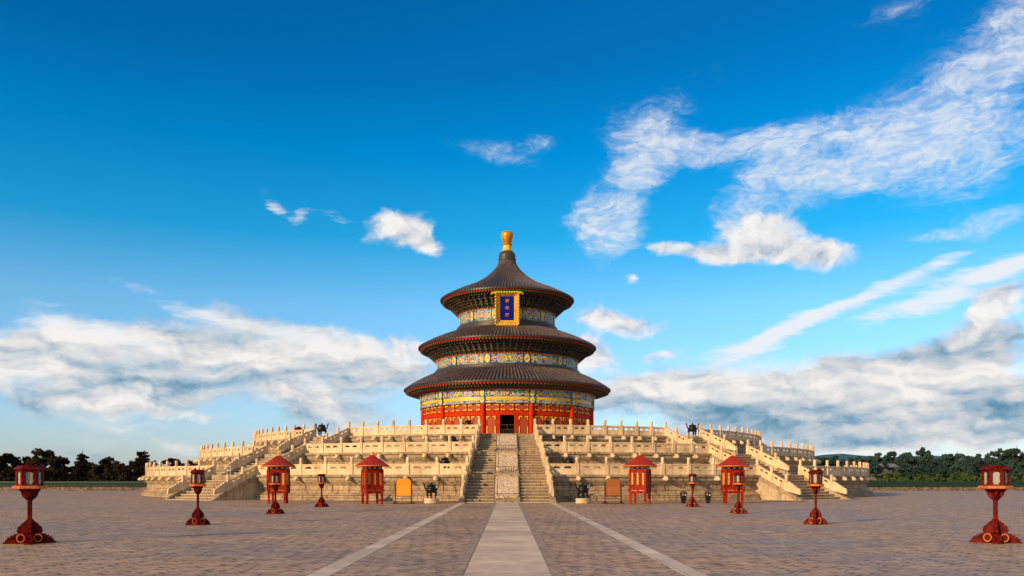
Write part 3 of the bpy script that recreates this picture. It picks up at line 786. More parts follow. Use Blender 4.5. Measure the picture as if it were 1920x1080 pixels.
# near-black core stands in for the unlit interior behind the open door
lath('unlit_interior', [(7.5, 6.35), (7.5, 11.0), (0, 11.0)], M['dark'], 48)
Rw = 11.45
for k in range(12):
    c0 = 30*k
    # columns
    a = R_(c0+15); px, py = 11.55*math.sin(a), -11.55*math.cos(a)
    cb = MB(); cb.lathe([(.42, 6.32), (.42, 6.42), (.33, 6.5), (.31, 6.6), (.30, 11.16)], 20); cb.build('column', M['red'], hall, True, (px, py, 0))
    blk = MB(); blk.bend(c0+15-1.5, c0+15+1.5, 11.5, 11.93, 11.16, 11.98, 3); blk.bend(c0+15-1.5, c0+15+1.5, 11.5, 11.93, 11.985, 12.80, 3)
    blk.build('column_capital', M['block'], hall)
    # beams of the frieze
    e0, e1 = c0-13.2, c0+13.2
    f = MB(); f.bend(e0, e1, 11.3, 11.80, 11.98, 12.80, 10); f.build('painted_beam', M['friezeA' if k % 2 == 0 else 'friezeB'], hall)
    f = MB(); f.bend(e0, e1, 11.3, 11.72, 11.57, 11.98, 10); fb = f.build('gilt_beam', M['gold'], hall)
    g = MB(); g.bend(e0+.6, e1-.6, 11.72, 11.75, 11.68, 11.86, 10); g.build('beam_panel', M['yellow'], fb)
    f = MB(); f.bend(e0, e1, 11.3, 11.80, 11.16, 11.565, 10); f.build('painted_beam', M['friezeB' if k % 2 == 0 else 'friezeA'], hall)
    front = k in (0, 1, 2, 3, 9, 10, 11)
    # red wall of the bay
    w = MB(); g0, g1 = c0-13.6, c0+13.6
    door = k == 0
    if not front:
        w.bend(g0, g1, Rw-.2, Rw, 6.32, 11.16, 10)
    else:
        w.bend(g0, g1, Rw-.2, Rw-.06, 10.2, 11.16, 10)
        w.bend(g0, g1, Rw-.2, Rw+.02, 9.72, 10.2, 10)
        if not door: w.bend(g0, g1, Rw-.2, Rw-.06, 6.32, 9.72, 10)
        else:
            w.bend(g0, -5.3, Rw-.2, Rw-.06, 6.32, 9.72, 5); w.bend(5.3, g1, Rw-.2, Rw-.06, 6.32, 9.72, 5)
    w.build('bay_wall', M['red'], hall)
    if not front: continue
    wd = (g1-g0)/3
    def leaf(name, a0, a1, z0, z1, gw=.105, gl=.42):
        fr = MB(); t_ = .75
        fr.bend(a0+.05, a0+t_, Rw-.06, Rw+.05, z0, z1, 1); fr.bend(a1-t_, a1-.05, Rw-.06, Rw+.05, z0, z1, 1)
        fr.bend(a0+t_, a1-t_, Rw-.06, Rw+.05, z0, z0+.13, 3); fr.bend(a0+t_, a1-t_, Rw-.06, Rw+.05, z1-.13, z1, 3)
        o = fr.build(name, M['red'], hall)
        la = MB(); la.bend(a0+t_, a1-t_, Rw-.06, Rw-.02, z0+.13, z1-.13, 3); la.build('lattice', M['lattice'], o)
        gc = MB(); ga = math.degrees(gw/Rw); gla = math.degrees(min(gl, (a1-a0-2*t_)*.2*.28)/Rw) ; lz = min(gl, (z1-z0)*.27)
        gla = (a1-a0-2*t_)*.27
        for s0 in (0, 1):
            aa = (a0+t_*.6, a0+t_*.6+ga) if s0 == 0 else (a1-t_*.6-ga, a1-t_*.6)
            gc.bend(aa[0], aa[1], Rw+.05, Rw+.075, z0+.07, z0+.07+lz, 1); gc.bend(aa[0], aa[1], Rw+.05, Rw+.075, z1-.07-lz, z1-.07, 1)
            bb = (aa[1], aa[1]+gla) if s0 == 0 else (aa[0]-gla, aa[0])
            gc.bend(bb[0], bb[1], Rw+.05, Rw+.075, z0+.07, z0+.07+gw, 1); gc.bend(bb[0], bb[1], Rw+.05, Rw+.075, z1-.07-gw, z1-.07, 1)
            if z1-z0 > 2: gc.bend(aa[0], aa[1], Rw+.05, Rw+.075, (z0+z1)/2-.55, (z0+z1)/2+.35, 1)
        gc.build('gilt_corner', M['yellow'], o)
    for q in range(3): leaf('transom_panel', g0+.3+wd*q, g0+wd*(q+1)-.3, 10.25, 11.12)
    if door:
        leaf('door_leaf', -13.2, -6.7, 6.36, 9.66); leaf('door_leaf', 6.7, 13.2, 6.36, 9.66)
        j = MB()
        for s in (-1, 1):
            a0, a1 = sorted((s*4.45, s*5.3)); j.bend(a0, a1, Rw-.5, Rw+.08, 6.32, 9.72, 1)
            a0, a1 = sorted((s*5.3, s*6.6)); j.bend(a0, a1, Rw-.06, Rw+.04, 6.32, 9.72, 1)
        j.build('door_jamb', M['red'], hall)
    else:
        wq = (g1-g0)/4
        for q in range(4): leaf('door_leaf', g0+.25+wq*q, g0+wq*(q+1)-.25, 6.36, 9.66)
# upper drums
for (Rb, zb0, zb1) in ((9.54, 16.40, 17.56), (6.46, 22.42, 23.82)):
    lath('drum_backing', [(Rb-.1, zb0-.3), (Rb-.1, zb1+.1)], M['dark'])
    lath('stepped_ring', [(Rb+.75, zb0-.95), (Rb+.72, zb0-.72), (Rb+.52, zb0-.62), (Rb+.52, zb0-.45), (Rb+.38, zb0-.36), (Rb+.38, zb0-.2), (Rb+.2, zb0-.12), (Rb+.2, zb0-.02), (Rb-.1, zb0)], M['tile'])
    cw = 2.4 if Rb > 8 else 2.6
    for k in range(12):
        c0 = 30*k
        f = MB(); f.bend(c0-15+cw+.7, c0+15-cw-.7, Rb-.05, Rb+.04, zb0, zb1, 8); f.build('painted_beam', M['friezeA' if k % 2 else 'friezeB'], hall)
        b = MB(); b.bend(c0+15-cw, c0+15+cw, Rb-.05, Rb+.10, zb0, zb1, 3); b.build('column_capital', M['block'], hall)
# bracket sets, soffit, rafters, roofs
def roof(prof, nr, Rf, zf, zsoff, nb, steps):
    """prof: (r,z) from top to eave; Rf,zf top of frieze"""
    re, ze = prof[-1]
    # tiles with raised ribs
    mb = MB(); sub = 6; n = nr*sub; vs = []; fs = []
    bump = [0, .55, 1, 1, .55, 0]
    pr = []
    for (r0, z0), (r1, z1) in zip(prof[:-1], prof[1:]):
        for q in range(3): pr.append((r0+(r1-r0)*q/3, z0+(z1-z0)*q/3))
    pr.append(prof[-1])
    for (r, z) in pr:
        h = .19*min(1, r/re+.05)
        for i in range(n):
            a = 2*PI*i/n; hh = h*bump[i % sub]
            vs.append(((r)*math.sin(a), -(r)*math.cos(a), z+hh))
    for j in range(len(pr)-1):
        for i in range(n): fs.append((j*n+i, (j+1)*n+i, (j+1)*n+(i+1) % n, j*n+(i+1) % n))
    mb.add(vs, fs)
    for j in range(len(pr)-1):
        for i in range(n): mb.m[j*n+i] = 1 if i % sub in (1, 2, 3) else 0
    o = mb.build('tiled_roof', [M['tile'], M['tilerib']], hall, True)
    # drip edge with round tile ends
    ed = MB(); ed.lathe([(re-.02, ze-.13), (re+.04, ze-.13), (re+.04, ze+.02), (re-.02, ze+.02)], nr)
    for i in range(nr):
        a = 2*PI*(i+.42)/nr
        T = Matrix.Rotation(a, 4, 'Z') @ Matrix.Translation((0, -re-.06, ze+.02)) @ Matrix.Rotation(PI/2, 4, 'X')
        ed.lathe([(.0, .05), (.11, .05), (.115, -.04)], 7, T=T)
    ed.build('tile_edge', M['tile'], o)
    rl = MB(); rl.lathe([(re-.16, ze-.13), (re-.1, ze-.26), (re-.6, ze-.27)], 120); rl.build('eave_board', M['orange'] if False else M['red'], o)
    # flying rafters and soffit
    rf = MB(); nf = int(nr*1.0)
    for i in range(nf):
        a = 2*PI*i/nf; T = Matrix.Rotation(a, 4, 'Z')
        w = .075
        rf.box(-w, w, -(re-.17), -(re-1.0), ze-.43, ze-.29, 1, T)
        rf.box(-w*1.02, w*1.02, -(re-.155), -(re-.17), ze-.43, ze-.29, 0, T)
        rf.box(-w, w, -(re-.75), -(re-1.9), ze-.62, ze-.46, 1, T)
    rf.build('rafter_row', [M['jade'], M['rafter']], o)
    sf = MB(); sf.lathe([(re-.2, ze-.28), (re-.9, ze-.42), (Rf+.9, zsoff), (Rf+.1, zsoff+.3)], 96); sf.build('soffit', M['soffit'], o, True)
    # bracket sets: stepped arms stacked outwards
    br = MB(); top = zsoff; out = (re-Rf)*.48
    for i in range(nb):
        T = Matrix.Rotation(2*PI*(i+.5)/nb, 4, 'Z')
        for q in range(steps):
            u = q/(steps-1); r = Rf+.12+out*u; z = zf+.12+(top-zf-.2)*u*.86
            dz = (top-zf)/steps*.5; half = PI*Rf/nb
            br.box(-.07, .07, -(r+.28), -(r-.35), z, z+dz*.8, 0, T)
            br.box(-half*(.45+.4*(q % 2)), half*(.45+.4*(q % 2)), -(r+.07), -(r-.07), z+dz*.8, z+dz*1.55, 0, T)
            for s in (-1, 1):
                xx = s*half*(.42+.35*(q % 2)); br.box(xx-.08, xx+.08, -(r+.1), -(r-.1), z+dz*1.55, z+dz*2.0, 0, T)
    br.lathe([(Rf-.05, zf), (Rf+.02, zf+.02), (Rf+out*.9, top+.05)], 96, mi=1)
    br.build('bracket_ring', [M['bracket'], M['soffit']], hall)
    dn = MB(); n = int(2*PI*Rf/.36)*4; vs = []; fs = []
    for i in range(n):
        a = 2*PI*i/n; r = Rf+(.24 if i % 4 in (0, 1) else .06); vs += [(r*math.sin(a), -r*math.cos(a), zf+.005), (r*math.sin(a), -r*math.cos(a), zf+.14)]
    for i in range(n): q = (i+1) % n; fs += [(2*i, 2*q, 2*q+1, 2*i+1)]
    fs += [tuple(range(1, 2*n, 2)), tuple(range(2*n-2, -1, -2))]
    dn.add(vs, fs)
    dn.build('dentil_row', M['orange'], hall)
    return o
roof([(9.75, 15.95), (10.46, 15.62), (11.4, 15.2), (12.3, 14.72), (13.1, 14.25), (13.88, 13.72)], 186, 11.75, 12.80, 13.35, 96, 3)
roof([(6.75, 21.65), (7.4, 21.45), (8.4, 21.1), (9.5, 20.65), (10.6, 20.15), (11.95, 19.42)], 170, 9.5, 17.56, 18.95, 84, 5)
roof([(1.15, 31.5), (1.35, 30.9), (1.7, 30.4), (2.1, 29.95), (2.9, 29.2), (3.7, 28.62), (4.6, 28.08), (5.64, 27.6), (7.0, 27.0), (8.0, 26.5), (8.98, 25.95)], 140, 6.42, 23.82, 25.35, 60, 5)
lath('finial_base', [(1.15, 31.4), (1.22, 31.6), (1.22, 31.8), (1.12, 31.86), (1.16, 32.1), (1.14, 32.35), (1.0, 32.6), (.78, 32.8), (.7, 32.85)], M['tile'], 40)
lath('finial_collar', [(.74, 32.82), (.78, 32.9), (.66, 33.02), (.56, 33.1), (.56, 33.62), (.64, 33.66), (.0, 33.68)], M['yellow'], 36)
lath('finial_ball', [(.5, 33.66), (.66, 33.70), (.70, 33.78), (.64, 33.86), (.5, 33.9), (.56, 34.0), (.68, 34.3), (.80, 34.7), (.86, 35.0), (.84, 35.25), (.72, 35.45), (.5, 35.56), (.2, 35.61), (0, 35.62)], M['goldball'], 40)

# ------------------------------------------------------------------ name plaque
pq = empty('name_plaque', (0, C.y-7.62, 21.42), 0, 'tall blue plaque with three gilt characters in a carved gold frame under the top eave', 'plaque')
TL = Matrix.Rotation(R_(18), 4, 'X')
def TP(mb): return TL
fr = MB()
W2, HH = 1.50, 4.2
iw0, iw1, iz0, iz1 = -.86, .86, .62, 3.58
# flared frame boards: outer edge stands forward
def board4(mb, o, i, yo, yi, mi=0):
    (ox0, ox1, oz0, oz1), (ix0, ix1, iz0_, iz1_) = o, i
    O = [(ox0, yo, oz0), (ox1, yo, oz0), (ox1, yo, oz1), (ox0, yo, oz1)]; I = [(ix0, yi, iz0_), (ix1, yi, iz0_), (ix1, yi, iz1_), (ix0, yi, iz1_)]
    B = [(p[0], p[1]+.10, p[2]) for p in O]
    B2 = [(p[0], p[1]+.14, p[2]) for p in I]
    fs = []
    for k in range(4):
        n = (k+1) % 4
        fs += [(k, n, 4+n, 4+k), (8+k, 8+n, n, k), (12+k, 12+n, 8+n, 8+k)]
    mb.add(O+I+B+B2, fs, mi, TL)
board4(fr, (-1.42, 1.42, .08, 4.12), (iw0, iw1, iz0, iz1), -.34, 0)
# scalloped carving along the edges
for s in (-1, 1):
    for q in range(11):
        z = .25+q*.37; fr.lathe([(0, -.15), (.14, -.1), (.16, 0), (.13, .12), (0, .16)], 7, T=TL @ Matrix.Translation((s*1.44, -.34, z)))
    fr.tube([(s*1.3, -.30, 4.1), (s*1.62, -.34, 4.12), (s*1.92, -.30, 3.98), (s*1.98, -.28, 3.86)], [.13, .15, .16, .1], 7, T=TL)
for q in range(9):
    x = -1.28+q*.32
    fr.lathe([(0, -.13), (.15, -.08), (.17, 0), (.14, .1), (0, .14)], 7, T=TL @ Matrix.Translation((x, -.36, 4.14)))
    fr.lathe([(0, -.13), (.13, -.08), (.15, 0), (.12, .1), (0, .12)], 7, T=TL @ Matrix.Translation((x, -.36, .06)))
for q in range(46):
    random.seed(q); s = q % 4
    u = random.random()
    p = [(-1.15+.1*random.uniform(-1, 1), .4+3.4*u), (1.15+.1*random.uniform(-1, 1), .4+3.4*u), (-1.1+2.2*u, .34), (-1.1+2.2*u, 3.86)][s]
    fr.lathe([(.13, -.02), (.10, .05), (0, .07)], 6, T=TL @ Matrix.Translation((p[0], -.17, p[1])) @ Matrix.Rotation(PI/2, 4, 'X'))
fr.build('frame', M['gold'], pq, True)
bd = MB(); bd.box(iw0-.01, iw1+.01, -.005, .05, iz0-.01, iz1+.01, 0, TL); bd.build('board', M['blue'], pq)
def glyph(ch, size, mat, ext=.02):
    cu = bpy.data.curves.new('glyph', 'FONT'); cu.body = ch; cu.size = size; cu.extrude = ext; cu.align_x = 'CENTER'; cu.align_y = 'CENTER'; cu.offset = .012
    o = bpy.data.objects.new('glyph', cu); COL.objects.link(o)
    bpy.context.view_layer.update()
    me = bpy.data.meshes.new_from_object(o.evaluated_get(bpy.context.evaluated_depsgraph_get()))
    bpy.data.objects.remove(o); bpy.data.curves.remove(cu)
    me.materials.clear(); me.materials.append(mat); me.name = 'character'
    return me
for ch, z in (('祈', 3.02), ('年', 2.13), ('殿', 1.24)):
    me = glyph(ch, .50, M['plaquechar'])
    me.transform(TL @ Matrix.Translation((0, -.02, z)) @ Matrix.Rotation(PI/2, 4, 'X'))
    inst('character', me, pq)

# ------------------------------------------------------------------ incense burners
def xy(px, d): return ((px-951)*d/FPX, d)
bm_ = MB()
bm_.lathe([(0, .40), (.2, .41), (.34, .46), (.42, .56), (.44, .66), (.43, .70), (.46, .71), (.46, .76), (.40, .78), (.34, .80)], 20)
burner_bowl = bm_.mesh('bowl', M['black'], True)
bm_ = MB(); bm_.lathe([(.34, .79), (.32, .83), (.33, .90), (.36, .93), (.33, .99), (.22, 1.05), (.10, 1.08), (.05, 1.09), (.05, 1.12), (.075, 1.16), (.04, 1.21), (0, 1.22)], 20)
burner_lid = bm_.mesh('lid', M['black'], True)
bm_ = MB()
bm_.tube([(.40, 0, .70), (.48, 0, .76), (.52, 0, .90), (.53, 0, 1.05), (.58, 0, 1.14), (.66, 0, 1.12)], [.06, .06, .055, .055, .06, .05], 7)
burner_handle = bm_.mesh('handle', M['black'], True)
bm_ = MB()
bm_.tube([(.30, 0, .52), (.40, 0, .42), (.40, 0, .30), (.33, 0, .16), (.34, 0, .06), (.36, 0, 0)], [.10, .13, .10, .075, .08, .10], 8)
burner_leg = bm_.mesh('leg', M['black'], True)
bm_ = MB(); bm_.lathe([(.48, 0), (.53, .03), (.55, .10), (.54, .16), (.50, .18), (.50, .21), (.55, .24), (.555, .34), (.53, .38), (0, .385)], 18)
plinth_me = bm_.mesh('incense_burner_plinth', M['marble'], True)
def burner(px, d, z, label, plabel, rz=0.0, ped=1.0, scale=.97):
    x, y = xy(px, d)
    p = inst('burner_plinth', plinth_me, None, None, (x, y, z)); p.scale = (1, 1, ped)
    tag(p, plabel, 'pedestal', 'stone pedestals of the incense burners')
    b = empty('incense_burner', (x, y, z+.385*ped), rz, label, 'incense burner', 'black bronze incense burners')
    b.scale = (scale,)*3
    inst('bowl', burner_bowl, b); inst('lid', burner_lid, b)
    for s in (0, PI): inst('handle', burner_handle, b, None, (0, 0, 0), s)
    for k in range(3): inst('leg', burner_leg, b, None, (0, 0, 0), -PI/2+2*PI*k/3)
for s, side in ((-1, 'left'), (1, 'right')):
    burner(951+s*142, 61.8, 0, 'black bronze incense burner on the courtyard %s of the central stair, beside the standing board' % side, 'round pale stone pedestal on the courtyard %s of the central stair' % side)
    burner(951+s*116.5, 70.4, 2.2, 'black incense burner half hidden behind the lowest balustrade %s of the central stair' % side, 'stone pedestal behind the lowest balustrade %s of the central stair' % side)
    burner(951+s*101.5, 76.4, 4.27, 'black incense burner behind the middle balustrade %s of the central stair' % side, 'stone pedestal behind the middle balustrade %s of the central stair' % side)
    burner(951+s*73.5, 82.6, 6.2, 'black incense burner in front of the red hall wall %s of the door' % side, 'stone pedestal in front of the red hall wall %s of the door' % side)
    burner(951+s*347.5, 87.6, 6.2, 'tall black incense burner against the sky at the head of the %s side stair' % side, 'low stone pedestal at the head of the %s side stair' % side, 0, .4, 1.12)

# ------------------------------------------------------------------ standing boards
def sign(px, d, mat, label):
    x, y = xy(px, d); s = empty('notice_board', (x, y, 0), 0, label, 'sign', 'framed boards on stands')
    b = MB(); pts = []
    hw, z0, z1, r = .53, .58, 1.86, .26
    pts = [(-hw, z0), (hw, z0)]+[(hw-r+r*math.cos(R_(q*18)), z1-r+r*math.sin(R_(q*18))) for q in range(6)]+[(-hw+r-r*math.sin(R_(q*18)), z1-r+r*math.cos(R_(q*18))) for q in range(6)]
    b.prism(pts, -.03, .03); b.build('board', mat, s)
    rim = MB(); rp = [(p[0]*1.0, -.035, p[1]) for p in pts]+[(pts[0][0], -.035, pts[0][1])]
    rim.tube(rp, .022, 6); rim.build('rim', M['mahog'] if mat is M['board_b'] else M['orange'], s)
    f = MB()
    for q in (-1, 1):
        f.tube([(q*.60, 0, .05), (q*.60, 0, 1.5), (q*.60, 0, 1.56)], [.045, .04, .02], 8)
        f.tube([(q*.60, 0, 1.1), (q*.54, 0, 1.1)], .03, 6); 
        f.box(q*.60-.09, q*.60+.09, -.34, .34, .0, .07); f.prism([(q*.60-.22, .07), (q*.60+.22, .07), (q*.60+.10, .12), (q*.60+.05, .2), (q*.60-.05, .2), (q*.60-.10, .12)], -.05, .05)
    f.box(-.85, .85, -.05, .05, .001, .055); f.tube([(-.6, 0, .36), (.6, 0, .36)], .028, 6); f.tube([(-.6, 0, .55), (.6, 0, .55)], .03, 6)
    f.build('stand', M['mahog'], s)
sign(756.5, 61.2, M['board_y'], 'bright orange yellow notice board on a dark stand left of the central stair')
sign(1149.5, 61.2, M['board_b'], 'brown copper notice board on a dark stand right of the central stair')

# ------------------------------------------------------------------ red pavilion lanterns
def pavilion(px, d, kind, rz, label):
    x, y = xy(px, d); p = empty('roofed_lantern', (x, y, 0), rz, label, 'lantern pavilion', 'large red roofed lanterns')
    if kind == 'sq':
        r = .86; poly = [(r*math.sin(R_(a)), -r*math.cos(R_(a))) for a in (-45, 45, 135, 225)]
        legs = [(q[0]*.9, q[1]*.9) for q in poly]
    else:
        poly = [(-.66, -.62), (.66, -.62), (.86, 0), (.66, .62), (-.66, .62), (-.86, 0)]
        legs = [(-.58, -.56), (.58, -.56), (.52, .55), (-.52, .55)]
    def ringband(mb, z0, z1, k, mi=0):
        n = len(poly); vs = [(q[0]*k, q[1]*k, z0) for q in poly]+[(q[0]*k, q[1]*k, z1) for q in poly]
        mb.add(vs, [(i, (i+1) % n, (i+1) % n+n, i+n) for i in range(n)]+[tuple(range(n, 2*n)), tuple(range(n-1, -1, -1))], mi)
    b = MB(); ringband(b, .84, .96, 1.0); ringband(b, 1.04, 1.16, 1.04); ringband(b, 1.16, 1.26, .98); ringband(b, 2.40, 2.56, 1.0); ringband(b, .74, .84, .97)
    for k, q in enumerate(poly):
        big = (kind == 'sq') or abs(q[0]) < .8
        wv_ = .075 if big else .045
        b.box(q[0]*.95-wv_, q[0]*.95+wv_, q[1]*.95-wv_, q[1]*.95+wv_, .84, 2.5)
    n = len(poly)
    for k in range(n):
        a = Vector((*poly[k], 0)); c = Vector((*poly[(k+1) % n], 0)); L = (c-a).length; u = (c-a)/L
        ang = math.atan2(u.y, u.x); T = Matrix.Translation(a) @ Matrix.Rotation(ang, 4, 'Z')
        m = 3 if L > 1 else 1
        ww = L/m
        for j in range(m+1):
            if 0 < j < m: b.box(j*ww-.045, j*ww+.045, .0, .08, 1.2, 2.44, 0, T)
        b.box(0, L, .0, .08, 1.26, 1.40, 0, T); b.box(0, L, .0, .08, 2.28, 2.42, 0, T)
        for j in range(m):
            for xx in (j*ww+.05, (j+1)*ww-.12): b.box(xx, xx+.07, .012, .07, 1.4, 2.28, 0, T)
        for j in range(2 if L > 1 else 1):
            q = L/(2 if L > 1 else 1); b.box(j*q-.05, j*q+.05, 0, .06, .94, 1.06, 0, T)
    b.build('body', M['kiosk'], p)
    gl = MB()
    ringband(gl, 1.3, 2.42, .93); gl.build('window_paper', M['bamboo'], p)
    gs = MB(); ringband(gs, .90, 1.10, .90); gs.build('skirt_panel', M['bamboo'], p)
    dk = MB(); ringband(dk, 2.56, 2.74, .95)
    dk.build('neck_band', M['binblack'], p)
    wt = MB()
    for k in range(n):
        a = Vector((*poly[k], 0))*.95; c = Vector((*poly[(k+1) % n], 0))*.95; L = (c-a).length; u = (c-a)/L
        T = Matrix.Translation(a) @ Matrix.Rotation(math.atan2(u.y, u.x), 4, 'Z')
        m = 3 if L > 1 else 1
        for j in range(m): wt.box(L*(j+.28)/m, L*(j+.72)/m, -.006, .02, 2.59, 2.65, 0, T)
    wt.build('neck_slots', M['white'], p)
    for q in legs:
        lg = MB(); lg.box(q[0]-.075, q[0]+.075, q[1]-.075, q[1]+.075, 0, .80); lg.build('leg', M['kiosk'], p)
    rf = MB(); nn = 26*4; prof = [(.09, 3.56), (.18, 3.50), (.42, 3.32), (.72, 3.10), (.98, 2.92), (1.23, 2.79)]
    vs = []; fs = []
    for (r, z) in prof:
        for i in range(nn):
            a = 2*PI*i/nn; vs.append((r*math.sin(a), -r*math.cos(a), z+(.030*min(1, r/.5) if i % 4 == 0 else 0)))
    for j in range(len(prof)-1):
        for i in range(nn): fs.append((j*nn+i, (j+1)*nn+i, (j+1)*nn+(i+1) % nn, j*nn+(i+1) % nn))
    rf.add(vs, fs); rf.lathe([(1.20, 2.72), (.7, 2.75)], 40)
    ro = rf.build('roof', M['redroof'], p)
    eg = MB(); eg.lathe([(1.19, 2.72), (1.25, 2.73), (1.25, 2.80), (1.22, 2.81)], 52); eg.build('eave_trim', M['orange'], ro)
    fn = MB(); fn.lathe([(.10, 3.54), (.11, 3.60), (.06, 3.63), (.07, 3.66), (.10, 3.71), (.10, 3.76), (.06, 3.82), (0, 3.84)], 14); fn.build('finial', M['yellow'], ro, True)
pavilion(522, 62.2, 'hex', R_(4), 'furthest left red roofed lantern pavilion, with a slim lantern post in front of it')
pavilion(698, 60.9, 'sq', R_(27), 'red roofed lantern pavilion to the left of the yellow notice board')
pavilion(1200, 60.9, 'sq', R_(-27), 'red roofed lantern pavilion to the right of the brown notice board')
pavilion(1374, 62.2, 'hex', R_(-4), 'red roofed lantern pavilion furthest right, beside the second black litter bin')

# ------------------------------------------------------------------ lantern posts
def make_lantern():
    p = empty('lantern_post')
    b = MB()
    for k in range(4):
        T = Matrix.Rotation(R_(90*k), 4, 'Z')
        b.prism([(0, 0), (.72, 0), (.72, .05), (.66, .06), (.68, .11), (.61, .12), (.62, .17), (.53, .18), (.54, .22), (.46, .22), (.43, .26), (0, .27)], -.11, .11, 0, T)
        # upright cloud bracket
        b.prism([(0, .2), (.22, .2), (.25, .25), (.31, .26), (.355, .31), (.36, .37), (.33, .40), (.34, .44), (.29, .48), (.25, .49), (.23, .54), (.18, .57), (.12, .62), (.09, .66), (.05, .68), (0, .68)], -.055, .055, 0, T)
        if k % 2: continue
        for s in (-1, 1):
            TD = T @ Matrix.Translation((.235, s*.11, .155)) @ Matrix.Rotation(-s*PI/2, 4, 'X')
            b.lathe([(0, .0), (.115, 0), (.125, .02), (.125, .15), (.115, .17), (.085, .17), (.08, .15), (0, .15)], 18, T=TD)
            b.lathe([(.085, .165), (.09, .19), (.118, .19), (.125, .165)], 18, T=TD, mi=1)
    b.build('foot', [M['redlamp'], M['orange']], p)
    c = MB(); c.box(-.066, .066, -.066, .066, .2, 1.24); c.build('pole', M['redlamp'], p)
    f = MB()
    for k in range(4):
        T = Matrix.Rotation(R_(90*k), 4, 'Z')
        f.prism([(0, 1.18), (.09, 1.18), (.13, 1.22), (.19, 1.27), (.23, 1.34), (.24, 1.40), (.29, 1.45), (.30, 1.495), (0, 1.495)], -.045, .045, 0, T)
    f.lathe([(.07, 1.2), (.10, 1.3), (.16, 1.42), (.22, 1.495)], 4, a0=0)
    f.build('corbel', M['redlamp'], p)
    t = MB(); t.lathe([(0, 1.495), (.47, 1.495), (.50, 1.51), (.50, 1.545), (.48, 1.555), (.48, 1.575), (.44, 1.585), (0, 1.586)], 6, a0=PI/6); t.build('tray', M['orange'], p)
    h = MB(); rr = .385
    for k in range(6):
        a = R_(60*k+30); T = Matrix.Rotation(a, 4, 'Z') @ Matrix.Translation((0, -rr, 0))
        # corner stile with scalloped edges
        for s in (-1, 1):
            T2 = T @ Matrix.Rotation(R_(30*s), 4, 'Z')
            pl = [(0, 1.58)]; 
            for q in range(9):
                z = 1.60+.40*q/8; pl.append((s*(.098+(.022 if q in (1, 7) else -.012 if q in (2, 6) else .0)), z))
            pl.append((0, 2.01)); h.prism(pl, -.012, .022, 0, T2)
    h.lathe([(rr*.97, 1.586), (rr*.97, 1.62), (rr*.9, 1.62)], 6, a0=PI/6); h.lathe([(rr*.9, 1.96), (rr*.985, 1.96), (rr*.985, 2.02), (rr*.5, 2.02)], 6, a0=PI/6)
    h.build('frame', M['redlamp'], p)
    g = MB(); g.lathe([(rr*.93, 1.60), (rr*.93, 2.0)], 6, a0=PI/6); g.build('glass_panes', M['pane'], p)
    r = MB(); r.lathe([(.40, 2.015), (.46, 2.02), (.465, 2.04), (.36, 2.115), (.345, 2.118), (.35, 2.14), (.0, 2.142)], 6, a0=PI/6); r.build('roof', M['redlamp'], p)
    return p
proto = make_lantern()
LP = [(56, 1020, 'nearest and largest slim red lantern post, at the left edge of the picture'), (371, 985, 'slim red lantern post in front of the left side stair'),
      (516.5, 964, 'slim red lantern post directly in front of the furthest left roofed lantern pavilion'), (603, 951, 'smallest left slim red lantern post, between the two left roofed pavilions'),
      (1866.5, 1019, 'nearest slim red lantern post, at the right edge of the picture'), (1529.5, 984, 'slim red lantern post in front of the right side stair'),
      (1385, 963.5, 'slim red lantern post in front of the furthest right roofed lantern pavilion'), (1298.5, 951, 'slim red lantern post standing between the two black litter bins')]
for i, (px, py, lab) in enumerate(LP):
    o = proto if i == 0 else copy_tree(proto)
    d = FPX*EYE/(py-900)*1.012; x, y = xy(px, d)
    o.location = (x, y, 0)
    o.scale = (.87, .87, 1) if i in (0, 4) else (.64, .64, 1)
    o.rotation_euler = (0, 0, R_(27 if i < 4 else -27))
    tag(o, lab, 'lantern', 'slim red lantern posts')

# ------------------------------------------------------------------ litter bins
def bin_(px, d, rz, label):
    x, y = xy(px, d); p = empty('litter_bin', (x, y, 0), rz, label, 'litter bin', 'black litter bins')
    b = MB(); b.lathe([(0, .001), (.19, .001), (.20, .24), (.25, .26), (.31, .78), (.31, .8), (0, .8)], 4, a0=PI/4); b.build('body', M['binblack'], p)
    l = MB(); l.lathe([(.35, .79), (.36, .83), (.22, .92), (.10, .96), (0, .965)], 4, a0=PI/4); l.build('lid', M['bingrey'], p)
    m = MB(); m.prism([(.03, .58), (.15, .58), (.12, .62), (.11, .68), (.09, .70), (.07, .68), (.06, .62)], -.224, -.212); m.build('recycling_mark', M['white'], p)
    q = MB(); q.lathe([(.055, .0), (.05, .012), (0, .013)], 12, T=Matrix.Translation((-.09, -.208, .66)) @ Matrix.Rotation(PI/2, 4, 'X') @ Matrix.Scale(1.5, 4, (0, 1, 0))); q.build('round_badge', M['bamboo'], p)
bin_(1281.5, 62.0, R_(2), 'black litter bin between the inner right pavilion and the small lantern post')
bin_(1327.5, 62.6, R_(-4), 'black litter bin between the small lantern post and the furthest right pavilion')

